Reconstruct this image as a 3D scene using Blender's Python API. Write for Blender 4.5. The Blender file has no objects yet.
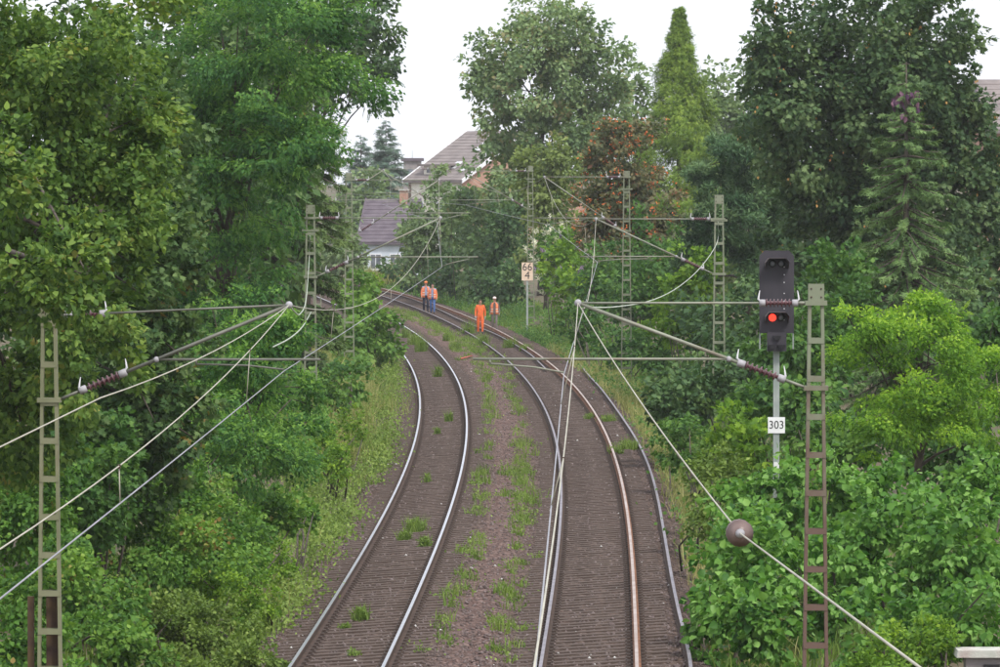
import bpy, bmesh, math, random
import numpy as np
from mathutils import Vector, Matrix

# ---------------------------------------------------------------- camera, sky, sun, exposure
scene = bpy.context.scene
col = scene.collection
F = 5500.0            # focal length in pixels of the 1000 px wide photograph
HZ = 180.0            # image row of the horizon
CAMH = 7.5            # camera height above the right rail
PITCH = math.atan((333.5 - HZ) / F)
cd = bpy.data.cameras.new('camera'); cam = bpy.data.objects.new('camera', cd); col.objects.link(cam)
cd.sensor_width = 36.0; cd.lens = 36.0 * F / 1000.0
cd.clip_start = 1.0; cd.clip_end = 12000.0
cam.location = (0, 0, CAMH); cam.rotation_euler = (math.pi / 2 - PITCH, 0, 0)
scene.camera = cam

SUN_EL, SUN_AZ = math.radians(52), math.radians(148)      # azimuth from +Y (view) clockwise: behind and to the right
world = bpy.data.worlds.new('World'); scene.world = world; world.use_nodes = True
wn = world.node_tree.nodes; wl = world.node_tree.links; wn.clear()
wo = wn.new('ShaderNodeOutputWorld'); bg = wn.new('ShaderNodeBackground')
sky = wn.new('ShaderNodeTexSky'); sky.sky_type = 'NISHITA'; sky.sun_disc = False
sky.sun_elevation = SUN_EL; sky.sun_rotation = SUN_AZ; sky.air_density = 1.0; sky.dust_density = 4.0
wmix = wn.new('ShaderNodeMixRGB'); wmix.inputs[0].default_value = 0.86
wmix.inputs[2].default_value = (9.6, 9.9, 10.7, 1)        # even white cloud deck
wl.new(sky.outputs[0], wmix.inputs[1]); wl.new(wmix.outputs[0], bg.inputs[0])
bg.inputs[1].default_value = 0.069
wl.new(bg.outputs[0], wo.inputs[0])
sd = bpy.data.lights.new('sun', 'SUN'); sun = bpy.data.objects.new('sun', sd); col.objects.link(sun)
sd.energy = 1.5; sd.angle = math.radians(11); sd.color = (1.0, 0.96, 0.9)
sdir = Vector((math.sin(SUN_AZ) * math.cos(SUN_EL), math.cos(SUN_AZ) * math.cos(SUN_EL), math.sin(SUN_EL)))
sun.rotation_euler = (-sdir).to_track_quat('-Z', 'Y').to_euler()
scene.view_settings.view_transform = 'Standard'; scene.view_settings.look = 'None'
scene.view_settings.gamma = 1.0; scene.view_settings.use_curve_mapping = False
scene.view_settings.exposure = 0.95
scene.render.engine = 'CYCLES'
scene.cycles.max_bounces = 5; scene.cycles.diffuse_bounces = 2; scene.cycles.glossy_bounces = 2
scene.cycles.transmission_bounces = 3; scene.cycles.transparent_max_bounces = 4; scene.cycles.volume_bounces = 1
scene.cycles.use_denoising = True

rng = np.random.default_rng(7); random.seed(7)

# ---------------------------------------------------------------- geometry of the place
PA = [0.1948, -0.0924, -2.505, -2.162, -2.2062]
PB = [-0.0904, 0.1937, 0.1126, -2.4989, -2.0453, 1.9707]
def XB(d):
    d = np.asarray(d, float); u = (np.clip(d, 70, 395) - 200) / 100
    x = np.polyval(PB, u)
    s0 = np.polyval(np.polyder(PB), (70 - 200) / 100) / 100; s1 = np.polyval(np.polyder(PB), 1.95) / 100
    lo = np.minimum(d - 70, 0); hi = np.maximum(d - 395, 0)
    return x + s0 * lo + s1 * hi - 2.3e-4 * hi * hi
def XA(d):
    d = np.asarray(d, float); u = (np.clip(d, 70, 300) - 200) / 100
    a = np.polyval(PA, u); s0 = np.polyval(np.polyder(PA), -1.3) / 100
    a = a + s0 * np.minimum(d - 70, 0)
    b = XB(d) - 4.4
    w = np.clip((d - 270) / 30, 0, 1)
    return a * (1 - w) + b * w
def at(x, y, D):
    """world point seen at photo pixel (x, y) when it stands D metres ahead"""
    v = (y - 333.5) / F; h = (x - 500) / F
    dy = math.cos(PITCH) - v * math.sin(PITCH); dz = -math.sin(PITCH) - v * math.cos(PITCH)
    return Vector((h * D / dy, D, CAMH + dz * D / dy))
CANT = 0.1
def smooth(a, b, t):
    t = np.clip((t - a) / (b - a), 0, 1); return t * t * (3 - 2 * t)
def ground_z(X, D):
    X = np.asarray(X, float); D = np.asarray(D, float)
    o = X - XB(D); oa = X - XA(D)
    r = 0.55 * smooth(2.4, 5, o) + 0.10 * np.clip(o - 4, 0, 16) + 0.2 * smooth(20, 60, o)
    l = 0.55 * smooth(2.0, 4.5, -oa) + 0.16 * np.clip(-oa - 3.5, 0, 14) + 0.2 * smooth(20, 60, -oa)
    z = -0.52 + r + l
    z = z + 0.05 * np.sin(X * 1.3 + D * .21) * np.sin(D * .37 - X * .3)
    return z
def bed_z(o_a, o_b):
    """ballast surface from the offsets to the two track axes"""
    pa = -0.05 + CANT / 1.5 * o_a - 0.19; pb = -0.05 + CANT / 1.5 * o_b - 0.19
    wa = 1 - smooth(1.25, 1.9, np.abs(o_a)); wb = 1 - smooth(1.25, 1.9, np.abs(o_b))
    mid = np.where((o_a > 0) & (o_b < 0), -0.23, -0.34)
    mid = np.where(o_a < 0, -0.34 - 0.12 * smooth(1.4, 2.4, -o_a), mid)
    mid = np.where(o_b > 0, -0.2 - 0.22 * smooth(1.5, 2.7, o_b), mid)
    w0 = np.clip(1 - wa - wb, 0, 1)
    return pa * wa + pb * wb + mid * w0

# ---------------------------------------------------------------- tagging and mesh helpers
def tag(o, label=None, cat=None, group=None, kind=None):
    if label: o['label'] = label
    if cat: o['category'] = cat
    if group: o['group'] = group
    if kind: o['kind'] = kind
    return o
def empty(name, loc=(0, 0, 0), rz=0.0, parent=None):
    o = bpy.data.objects.new(name, None); col.objects.link(o)
    o.location = loc; o.rotation_euler = (0, 0, rz); o.empty_display_size = 0.2
    if parent: o.parent = parent
    return o
def link(name, me, parent=None):
    o = bpy.data.objects.new(name, me); col.objects.link(o)
    if parent: o.parent = parent
    return o
class MB:
    def __init__(s): s.v = []; s.f = []; s.m = []; s.sm = []
    def add(s, vs, fs, mi=0, sm=False):
        b = len(s.v); s.v += [tuple(v) for v in vs]; s.f += [tuple(i + b for i in f) for f in fs]
        s.m += [mi] * len(fs); s.sm += [sm] * len(fs); return s
    def box(s, x0, x1, y0, y1, z0, z1, mi=0):
        return s.add([(x0,y0,z0),(x1,y0,z0),(x1,y1,z0),(x0,y1,z0),(x0,y0,z1),(x1,y0,z1),(x1,y1,z1),(x0,y1,z1)],
                     [(3,2,1,0),(4,5,6,7),(0,1,5,4),(1,2,6,5),(2,3,7,6),(3,0,4,7)], mi)
    def hexa(s, c, mi=0):
        return s.add(c, [(3,2,1,0),(4,5,6,7),(0,1,5,4),(1,2,6,5),(2,3,7,6),(3,0,4,7)], mi)
    def prism(s, pts, d0, d1, axis='y', mi=0):
        n = len(pts)
        def P(a, b, d): return (a, d, b) if axis == 'y' else ((d, a, b) if axis == 'x' else (a, b, d))
        vs = [P(a, b, d0) for a, b in pts] + [P(a, b, d1) for a, b in pts]
        fs = [tuple(range(n)), tuple(range(2*n-1, n-1, -1))] + [(i, n+i, n+(i+1) % n, (i+1) % n) for i in range(n)]
        return s.add(vs, fs, mi)
    def tube(s, path, rad, n=6, mi=0, cap=True, sm=True):
        path = [Vector(p) for p in path]; k = len(path)
        rad = [rad] * k if not hasattr(rad, '__len__') else list(rad)
        vs = []; ref = None
        for i, p in enumerate(path):
            t = (path[min(i+1, k-1)] - path[max(i-1, 0)])
            t = t.normalized() if t.length > 1e-9 else Vector((0, 0, 1))
            if ref is None: ref = Vector((0, 0, 1)) if abs(t.z) < .9 else Vector((1, 0, 0))
            u = (ref - t * ref.dot(t)).normalized(); w = t.cross(u); ref = u
            for j in range(n):
                a = 2 * math.pi * j / n
                vs.append(p + (u * math.cos(a) + w * math.sin(a)) * rad[i])
        fs = [(i*n+j, i*n+(j+1) % n, (i+1)*n+(j+1) % n, (i+1)*n+j) for i in range(k-1) for j in range(n)]
        if cap: fs += [tuple(range(n-1, -1, -1)), tuple((k-1)*n+j for j in range(n))]
        return s.add(vs, fs, mi, sm)
    def ball(s, c, r, mi=0, nu=8, nv=5):
        rx, ry, rz = (r, r, r) if not hasattr(r, '__len__') else r
        vs = [(c[0], c[1], c[2] - rz)]
        for i in range(1, nv):
            a = -math.pi/2 + math.pi*i/nv
            for j in range(nu):
                b = 2*math.pi*j/nu
                vs.append((c[0]+rx*math.cos(a)*math.cos(b), c[1]+ry*math.cos(a)*math.sin(b), c[2]+rz*math.sin(a)))
        vs.append((c[0], c[1], c[2]+rz)); T = len(vs)-1
        fs = [(0, 1+(j+1) % nu, 1+j) for j in range(nu)]
        for i in range(nv-2):
            fs += [(1+i*nu+j, 1+i*nu+(j+1) % nu, 1+(i+1)*nu+(j+1) % nu, 1+(i+1)*nu+j) for j in range(nu)]
        fs += [(T, 1+(nv-2)*nu+j, 1+(nv-2)*nu+(j+1) % nu) for j in range(nu)]
        return s.add(vs, fs, mi, True)
    def mesh(s, name, mats):
        me = bpy.data.meshes.new(name); me.from_pydata(s.v, [], s.f)
        for m in (mats if isinstance(mats, (list, tuple)) else [mats]): me.materials.append(m)
        me.polygons.foreach_set('material_index', s.m); me.polygons.foreach_set('use_smooth', s.sm)
        me.update(); return me
    def build(s, name, mats, parent=None): return link(name, s.mesh(name, mats), parent)
def np_mesh(name, V, T, mat, tint=None, smooth_=False, quads=False):
    """big mesh from numpy arrays: V (n,3), T (m,3 or 4)"""
    me = bpy.data.meshes.new(name); k = 4 if quads else 3
    me.vertices.add(len(V)); me.vertices.foreach_set('co', np.ascontiguousarray(V, np.float32).ravel())
    me.loops.add(len(T) * k); me.loops.foreach_set('vertex_index', np.ascontiguousarray(T, np.int32).ravel())
    me.polygons.add(len(T)); me.polygons.foreach_set('loop_start', np.arange(0, len(T) * k, k, dtype=np.int32))
    if smooth_: me.polygons.foreach_set('use_smooth', np.ones(len(T), bool))
    if tint is not None:
        a = me.attributes.new('tint', 'FLOAT', 'POINT'); a.data.foreach_set('value', np.ascontiguousarray(tint, np.float32))
    for m in (mat if isinstance(mat, (list, tuple)) else [mat]): me.materials.append(m)
    me.update(calc_edges=True); return me

# ---------------------------------------------------------------- materials
def new_mat(name):
    m = bpy.data.materials.new(name); m.use_nodes = True
    n = m.node_tree.nodes; n.clear(); return m, n, m.node_tree.links
def c4(c): return (c[0], c[1], c[2], 1.0)
def srgb(r, g, b):
    f = lambda x: ((x/255 + .055)/1.055)**2.4 if x/255 > .04045 else x/255/12.92
    return (f(r), f(g), f(b))
def ramp(n, stops):
    r = n.new('ShaderNodeValToRGB'); e = r.color_ramp.elements
    e[0].position, e[0].color = stops[0][0], c4(stops[0][1]); e[1].position, e[1].color = stops[-1][0], c4(stops[-1][1])
    for p, c in stops[1:-1]:
        q = e.new(p); q.color = c4(c)
    return r
def surf(name, c1, c2, rough=.8, metal=0.0, scale=3.0, detail=6.0, bump=0.0, bscale=40.0, c3=None, stretch=(1, 1, 1), lo=.35, hi=.65, spec=.4):
    """principled surface whose colour wanders between two or three colours"""
    m, n, l = new_mat(name); o = n.new('ShaderNodeOutputMaterial'); p = n.new('ShaderNodeBsdfPrincipled')
    tc = n.new('ShaderNodeTexCoord'); mp = n.new('ShaderNodeMapping'); mp.inputs['Scale'].default_value = stretch
    t = n.new('ShaderNodeTexNoise'); t.inputs['Scale'].default_value = scale; t.inputs['Detail'].default_value = detail
    l.new(tc.outputs['Object'], mp.inputs[0]); l.new(mp.outputs[0], t.inputs['Vector'])
    st = [(lo, c1), (hi, c2)] if c3 is None else [(lo, c1), ((lo+hi)/2, c2), (hi, c3)]
    r = ramp(n, st); l.new(t.outputs['Fac'], r.inputs[0]); l.new(r.outputs[0], p.inputs['Base Color'])
    p.inputs['Roughness'].default_value = rough; p.inputs['Metallic'].default_value = metal
    p.inputs['Specular IOR Level'].default_value = spec
    if bump:
        t2 = n.new('ShaderNodeTexNoise'); t2.inputs['Scale'].default_value = bscale; t2.inputs['Detail'].default_value = 4
        l.new(mp.outputs[0], t2.inputs['Vector'])
        b = n.new('ShaderNodeBump'); b.inputs['Strength'].default_value = bump; b.inputs['Distance'].default_value = .03
        l.new(t2.outputs['Fac'], b.inputs['Height']); l.new(b.outputs[0], p.inputs['Normal'])
    l.new(p.outputs[0], o.inputs[0]); return m
def leaf_mat(name, dark, mid, light, transl=.35, rough=.55, warm=None):
    """leaf colour varies leaf by leaf (attribute tint) from dark to light"""
    m, n, l = new_mat(name); o = n.new('ShaderNodeOutputMaterial')
    a = n.new('ShaderNodeAttribute'); a.attribute_name = 'tint'
    st = [(0.0, dark), (.45, mid), (.88, light)]
    if warm: st.append((1.0, warm))
    else: st[-1] = (1.0, light)
    r = ramp(n, st); l.new(a.outputs['Fac'], r.inputs[0])
    p = n.new('ShaderNodeBsdfPrincipled'); p.inputs['Roughness'].default_value = rough; p.inputs['Specular IOR Level'].default_value = .16
    tr = n.new('ShaderNodeBsdfTranslucent'); mx = n.new('ShaderNodeMixShader'); mx.inputs[0].default_value = transl
    g = n.new('ShaderNodeMixRGB'); g.blend_type = 'MULTIPLY'; g.inputs[0].default_value = 1; g.inputs[2].default_value = (1.25, 1.3, .7, 1)
    l.new(r.outputs[0], p.inputs['Base Color']); l.new(r.outputs[0], g.inputs[1]); l.new(g.outputs[0], tr.inputs[0])
    l.new(p.outputs[0], mx.inputs[1]); l.new(tr.outputs[0], mx.inputs[2]); l.new(mx.outputs[0], o.inputs[0])
    return m
M = {}
M['rail_bright'] = surf('rail_bright', (.62, .62, .66), (.72, .72, .76), rough=.32, metal=1, scale=2, spec=.5)
M['rail_dull'] = surf('rail_dull', (.22, .20, .22), (.34, .31, .34), rough=.5, metal=.7, scale=2)
M['rail_rusty_top'] = surf('rail_rusty_top', (.40, .30, .25), (.55, .46, .42), rough=.5, metal=.5, scale=1.5)
M['rail_side'] = surf('rail_side', (.045, .026, .018), (.085, .05, .034), rough=.85, scale=6)
M['rail_rust'] = surf('rail_rust', (.15, .065, .032), (.30, .14, .075), rough=.85, scale=4)
M['sleeper'] = surf('sleeper', (.08, .056, .046), (.13, .095, .079), rough=.9, scale=2.5, bump=.4, stretch=(.5, 6, 6))
M['baseplate'] = surf('baseplate', (.05, .035, .03), (.1, .07, .055), rough=.8, scale=12)
M['stone'] = surf('stone', (.07, .05, .045), (.14, .105, .098), rough=.9, scale=9, c3=(.27, .22, .21), lo=.3, hi=.75)
M['mast_green'] = surf('mast_green', (.155, .18, .115), (.22, .24, .165), rough=.65, scale=2.2, c3=(.17, .14, .10), lo=.3, hi=.8)
def rusting_paint(name, z0, z1):
    m, n, l = new_mat(name); o = n.new('ShaderNodeOutputMaterial'); p = n.new('ShaderNodeBsdfPrincipled'); p.inputs['Roughness'].default_value = .7
    tc = n.new('ShaderNodeTexCoord'); sx = n.new('ShaderNodeSeparateXYZ'); l.new(tc.outputs['Object'], sx.inputs[0])
    mr = n.new('ShaderNodeMapRange'); mr.inputs['From Min'].default_value = z0; mr.inputs['From Max'].default_value = z1; mr.inputs['To Min'].default_value = .75; mr.inputs['To Max'].default_value = -.15
    l.new(sx.outputs['Z'], mr.inputs['Value']); t = n.new('ShaderNodeTexNoise'); t.inputs['Scale'].default_value = 3.5; t.inputs['Detail'].default_value = 7; l.new(tc.outputs['Object'], t.inputs['Vector'])
    ad = n.new('ShaderNodeMath'); ad.operation = 'ADD'; l.new(mr.outputs[0], ad.inputs[0]); l.new(t.outputs['Fac'], ad.inputs[1])
    r = ramp(n, [(.4, (.20, .225, .15)), (.62, (.165, .14, .10)), (.95, (.13, .08, .06))]); l.new(ad.outputs[0], r.inputs[0]); l.new(r.outputs[0], p.inputs['Base Color']); l.new(p.outputs[0], o.inputs[0]); return m
M['mast_rusty'] = rusting_paint('mast_rusty', 2.2, 6.0)
M['mast_olive'] = surf('mast_olive', (.15, .16, .085), (.2, .205, .12), rough=.65, scale=2.0, c3=(.14, .12, .07), lo=.3, hi=.8)
M['rust_plate'] = surf('rust_plate', (.055, .03, .022), (.10, .065, .03), rough=.85, scale=3)
M['arm'] = surf('arm', (.20, .22, .165), (.28, .29, .23), rough=.6, scale=2.5, c3=(.22, .16, .12), lo=.3, hi=.75, metal=.2)
M['arm_dark'] = surf('arm_dark', (.12, .125, .10), (.2, .2, .17), rough=.6, scale=2.5, metal=.2)
M['wire_cream'] = surf('wire_cream', (.36, .34, .265), (.48, .455, .36), rough=.5, scale=2.0)
M['wire_grey'] = surf('wire_grey', (.28, .28, .31), (.42, .41, .44), rough=.45, scale=1.0, metal=.6)
M['wire_green'] = surf('wire_green', (.36, .42, .34), (.5, .54, .44), rough=.6, scale=1.0)
M['porcelain'] = surf('porcelain', (.085, .035, .042), (.14, .06, .07), rough=.3, scale=5, spec=.6)
M['cap'] = surf('cap', (.28, .27, .28), (.40, .39, .41), rough=.6, scale=9)
M['horn'] = surf('horn', (.58, .58, .60), (.7, .7, .71), rough=.5, scale=4)
M['signal_black'] = surf('signal_black', (.026, .024, .031), (.048, .043, .053), rough=.6, scale=3, stretch=(1, 1, .3))
M['signal_dark'] = surf('signal_dark', (.008, .008, .01), (.018, .016, .02), rough=.5, scale=4)
M['post_grey'] = surf('post_grey', (.25, .29, .27), (.36, .39, .37), rough=.6, scale=4)
M['white_plate'] = surf('white_plate', (.74, .74, .74), (.82, .82, .82), rough=.5, scale=5)
M['cream_plate'] = surf('cream_plate', (.70, .53, .40), (.78, .62, .48), rough=.6, scale=4)
M['black_paint'] = surf('black_paint', (.02, .02, .022), (.035, .032, .034), rough=.6, scale=5)
M['bark'] = surf('bark', (.055, .045, .035), (.12, .1, .08), rough=.95, scale=4, bump=.6, bscale=25, stretch=(3, 3, .6))
M['concrete'] = surf('concrete', (.36, .38, .33), (.5, .5, .45), rough=.9, scale=2.5, bump=.3, c3=(.42, .36, .33))
M['concrete_dark'] = surf('concrete_dark', (.22, .2, .2), (.3, .27, .27), rough=.9, scale=2.5, bump=.3)
M['roof_dark'] = surf('roof_dark', (.105, .085, .105), (.15, .125, .145), rough=.85, scale=1.5)
M['roof_brown'] = surf('roof_brown', (.185, .16, .155), (.25, .215, .205), rough=.85, scale=1.2)
M['brick_wall'] = surf('brick_wall', (.38, .22, .165), (.46, .28, .21), rough=.9, scale=1.5)
M['render_cream'] = surf('render_cream', (.74, .70, .6), (.8, .77, .69), rough=.9, scale=1.5)
M['render_white'] = surf('render_white', (.62, .68, .76), (.7, .75, .82), rough=.9, scale=1.5)
M['trim_white'] = surf('trim_white', (.76, .76, .78), (.82, .82, .84), rough=.6, scale=3)
M['glass'] = surf('glass', (.12, .13, .16), (.2, .22, .25), rough=.15, scale=3, spec=.6)
M['panel'] = surf('panel', (.5, .5, .52), (.6, .6, .62), rough=.3, scale=3)
m, n, l = new_mat('lamp_red'); o_ = n.new('ShaderNodeOutputMaterial'); e_ = n.new('ShaderNodeEmission')
e_.inputs[0].default_value = (1.0, .035, .02, 1); e_.inputs[1].default_value = 1.6; l.new(e_.outputs[0], o_.inputs[0]); M['lamp_red'] = m

def ballast_mat():
    m, n, l = new_mat('ballast'); o = n.new('ShaderNodeOutputMaterial'); p = n.new('ShaderNodeBsdfPrincipled')
    tc = n.new('ShaderNodeTexCoord')
    v = n.new('ShaderNodeTexVoronoi'); v.inputs['Scale'].default_value = 15; l.new(tc.outputs['Object'], v.inputs['Vector'])
    big = n.new('ShaderNodeTexNoise'); big.inputs['Scale'].default_value = .55; big.inputs['Detail'].default_value = 5; l.new(tc.outputs['Object'], big.inputs['Vector'])
    at_ = n.new('ShaderNodeAttribute'); at_.attribute_name = 'tint'           # 0 in the four-foot, 1 between the tracks
    ad = n.new('ShaderNodeMath'); ad.operation = 'ADD'; l.new(at_.outputs['Fac'], ad.inputs[0])
    sb = n.new('ShaderNodeMath'); sb.operation = 'MULTIPLY_ADD'; sb.inputs[1].default_value = 1.4; sb.inputs[2].default_value = -.7
    l.new(big.outputs['Fac'], sb.inputs[0]); l.new(sb.outputs[0], ad.inputs[1])
    r1 = ramp(n, [(0, (.036, .023, .017)), (.5, (.084, .056, .044)), (1, (.185, .135, .112))])
    r2 = ramp(n, [(0, (.06, .034, .028)), (.5, (.125, .078, .066)), (1, (.27, .19, .165))])
    l.new(v.outputs['Color'], r1.inputs[0]); l.new(v.outputs['Color'], r2.inputs[0])
    mx = n.new('ShaderNodeMixRGB'); l.new(ad.outputs[0], mx.inputs[0]); l.new(r1.outputs[0], mx.inputs[1]); l.new(r2.outputs[0], mx.inputs[2])
    l.new(mx.outputs[0], p.inputs['Base Color']); p.inputs['Roughness'].default_value = .95; p.inputs['Specular IOR Level'].default_value = .2
    b = n.new('ShaderNodeBump'); b.inputs['Strength'].default_value = .9; b.inputs['Distance'].default_value = .04
    l.new(v.outputs['Distance'], b.inputs['Height']); b.invert = True; l.new(b.outputs[0], p.inputs['Normal'])
    l.new(p.outputs[0], o.inputs[0]); return m
M['ballast'] = ballast_mat()
M['soil'] = surf('soil', (.07, .055, .035), (.13, .10, .06), rough=.95, scale=.8, c3=(.09, .11, .045), bump=.6, bscale=12)

# ---------------------------------------------------------------- the ground
def axis(lo, hi, step, far, n=14):
    a = np.arange(lo, hi + step, step)
    g = np.geomspace(1, far, n)
    return np.unique(np.concatenate([lo - g[::-1], a, hi + g]))
gx = axis(-40, 40, .8, 3000); gy = axis(20, 480, 2.0, 5000); gy = gy[gy > -60]
GX, GY = np.meshgrid(gx, gy); GZ = ground_z(GX, GY)
nx, ny = len(gx), len(gy); idx = np.arange(nx * ny).reshape(ny, nx)
quads_ = np.stack([idx[:-1, :-1], idx[:-1, 1:], idx[1:, 1:], idx[1:, :-1]], -1).reshape(-1, 4)
g = link('ground', np_mesh('ground', np.stack([GX, GY, GZ], -1).reshape(-1, 3), quads_, M['soil'], smooth_=True, quads=True))
tag(g, kind='structure')

# ballast bed: strip across both tracks
bd = np.arange(56, 460, .16); W = 86
tt = np.linspace(0, 1, W)
xl = XA(bd) - 2.05; xr = XB(bd) + 2.4
BX = xl[:, None] + (xr - xl)[:, None] * tt[None]; BD = np.repeat(bd[:, None], W, 1)
oA = BX - XA(bd)[:, None]; oB = BX - XB(bd)[:, None]
BZ = bed_z(oA, oB) + rng.normal(0, .011, BX.shape)
edge = np.minimum(tt, 1 - tt)[None]
BZ -= .22 * (1 - smooth(0, .05, edge))
red = smooth(1.3, 1.8, oA) * smooth(1.3, 1.8, -oB)
idx = np.arange(BX.size).reshape(BX.shape)
quads_ = np.stack([idx[:-1, :-1], idx[:-1, 1:], idx[1:, 1:], idx[1:, :-1]], -1).reshape(-1, 4)
b = link('ballast', np_mesh('ballast', np.stack([BX, BD, BZ], -1).reshape(-1, 3), quads_, M['ballast'], tint=red.ravel(), smooth_=True, quads=True))
tag(b, kind='structure')

# loose stones lying on the bed
def stones():
    n = 34000
    d = 84 + 150 * rng.random(n) ** 1.6
    lo = XA(d) - 2.2; hi = XB(d) + 2.5
    x = lo + (hi - lo) * rng.random(n)
    oa = x - XA(d); ob = x - XB(d)
    keep = ((np.abs(oa) > 1.25) & (np.abs(ob) > 1.25)) | (rng.random(n) < .45)
    for o_ in (oa, ob): keep &= (np.abs(np.abs(o_) - .753) > .12)
    d, x, oa, ob = d[keep], x[keep], oa[keep], ob[keep]; n = len(d)
    z = bed_z(oa, ob)
    base = np.array([(1, 0, 0), (-1, 0, 0), (0, 1, 0), (0, -1, 0), (0, 0, 1), (0, 0, -1)], float)
    tris = np.array([(0, 2, 4), (2, 1, 4), (1, 3, 4), (3, 0, 4), (2, 0, 5), (1, 2, 5), (3, 1, 5), (0, 3, 5)])
    s = (.018 + .03 * rng.random(n) ** 2)[:, None, None] * (1 + .5 * (rng.random((n, 6, 1)) - .5))
    a = rng.random(n) * 6.28; ca, sa = np.cos(a), np.sin(a)
    V = base[None] * s + rng.normal(0, .006, (n, 6, 3))
    V = np.stack([V[..., 0] * ca[:, None] - V[..., 1] * sa[:, None], V[..., 0] * sa[:, None] + V[..., 1] * ca[:, None], V[..., 2] * .8], -1)
    V += np.stack([x, d, z + .006], -1)[:, None]
    T = tris[None] + (np.arange(n) * 6)[:, None, None]
    o = link('ballast_stones', np_mesh('ballast_stones', V.reshape(-1, 3), T.reshape(-1, 3), M['stone']))
    tag(o, 'loose brown ballast stones strewn over the track bed', 'stones', kind='stuff')
stones()
def litter():
    r = np.random.default_rng(77); n = 150; d = 85 + 140*r.random(n)**1.5; x = XA(d) - 1.6 + (XB(d) - XA(d) + 3.6)*r.random(n)
    z = bed_z(x - XA(d), x - XB(d)) + .02; V0 = np.array([(1, 0, 0), (0, 1, .3), (-1, .2, 0), (-.1, -1, .2), (0, 0, .8)]); T0 = np.array([(0, 1, 4), (1, 2, 4), (2, 3, 4), (3, 0, 4), (2, 1, 0), (3, 2, 0)])
    V = np.stack([x, d, z], 1)[:, None] + V0[None]*(.015 + .035*r.random(n)**2)[:, None, None]*(1 + .6*(r.random((n, 5, 1)) - .5)); T = T0[None] + (np.arange(n)*5)[:, None, None]
    o = link('pale_pebbles', np_mesh('pale_pebbles', V.reshape(-1, 3), T.reshape(-1, 3), surf('pale_stone', (.4, .38, .36), (.75, .74, .72), rough=.8, scale=2)))
    tag(o, 'scattered pale pebbles and scraps lying in the ballast', 'pebbles', kind='stuff')
litter()

# ---------------------------------------------------------------- tracks
RP = [(-.0625, -.149), (.0625, -.149), (.0625, -.139), (.012, -.122), (.009, -.05), (.033, -.04), (.035, -.012), (.028, 0), (-.028, 0), (-.035, -.012), (-.033, -.04), (-.009, -.05), (-.012, -.122), (-.0625, -.139)]
def rail_mesh(name, pts, mats, tilt=0.0):
    """sweep the rail section along pts (x, y, z of the running surface)"""
    mb = MB(); n = len(RP); pts = [Vector(p) for p in pts]; vs = []
    for i, p in enumerate(pts):
        t = (pts[min(i+1, len(pts)-1)] - pts[max(i-1, 0)]).normalized(); s = Vector((t.y, -t.x, 0)).normalized()
        for a, h in RP:
            vs.append(p + s * (a * math.cos(tilt) - h * math.sin(tilt)) + Vector((0, 0, a * math.sin(tilt) + h * math.cos(tilt))))
    for i in range(len(pts) - 1):
        for j in range(n):
            mb.f.append((i*n+j, i*n+(j+1) % n, (i+1)*n+(j+1) % n, (i+1)*n+j)); mb.m.append(1 if j == 7 else 0); mb.sm.append(False)
    mb.v = [tuple(v) for v in vs]
    mb.f += [tuple(range(n-1, -1, -1)), tuple((len(pts)-1)*n+j for j in range(n))]; mb.m += [0, 0]; mb.sm += [False, False]
    return mb.mesh(name, mats)
sl = MB()                                   # one sleeper, bevelled, with its two baseplates and clips
sl.prism([(-1.3, -.15), (1.3, -.15), (1.3, -.02), (1.28, 0), (-1.28, 0), (-1.3, -.02)], -.125, .125, 'y', 0)
for s_ in (-1, 1):
    sl.box(s_*.753-.17, s_*.753+.17, -.09, .09, .001, .018, 1)
    for q in (-1, 1): sl.box(s_*.753+q*.115-.03, s_*.753+q*.115+.03, -.05, .05, .018, .055, 1)
sleeper_me = sl.mesh('sleeper', [M['sleeper'], M['baseplate']])
def track(name, Xf, d0, label, mats_l, mats_r):
    t = empty(name, (float(Xf(d0)), d0, 0)); tag(t, label, 'railway track'); t['group'] = 'railway tracks'
    inv = Matrix.Translation(t.location).inverted()
    ds = np.concatenate([np.arange(58, 300, 1.5), np.arange(300, 460, 4)])
    for side, mats in ((-1, mats_l), (1, mats_r)):
        e = 1e-2; pts = []
        for d in ds:
            x = float(Xf(d)); sl_ = float(Xf(d+e) - Xf(d-e)) / (2*e); nrm = Vector((1, -sl_, 0)).normalized()
            p = Vector((x, d, 0)) + nrm * side * .753; p.z = -CANT if side < 0 else 0.0
            pts.append(inv @ p)
        link('rail', rail_mesh('rail', pts, mats, math.atan(CANT/1.5)), t)
    tilt = math.atan(CANT / 1.5); d = 76.0; k = 0; far = MB()
    rest = []
    while d < 440:
        x = float(Xf(d)); sl_ = float(Xf(d+.01) - Xf(d-.01)) / .02
        mt = Matrix.Translation((x, d, -CANT/2 - .149 - .019 + random.uniform(-.006, .006))) @ Matrix.Rotation(-math.atan(sl_) + random.gauss(0, .006), 4, 'Z') @ Matrix.Rotation(-tilt, 4, 'Y')
        if k < 290:
            o = link('sleeper', sleeper_me, t); o.matrix_local = inv @ mt
        else:
            mm = inv @ mt; far.hexa([mm @ Vector(c) for c in [(-1.3,-.13,-.15),(1.3,-.13,-.15),(1.3,.13,-.15),(-1.3,.13,-.15),(-1.3,-.13,0),(1.3,-.13,0),(1.3,.13,0),(-1.3,.13,0)]])
        d += .62 + random.gauss(0, .012); k += 1
    o = far.build('far_sleepers', [M['sleeper']], t); o['kind'] = 'stuff'
    return t
track('railway_track', XA, 80.0, 'curved railway track with bright polished rails, the left one of the two', [M['rail_side'], M['rail_bright']], [M['rail_side'], M['rail_bright']])
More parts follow.
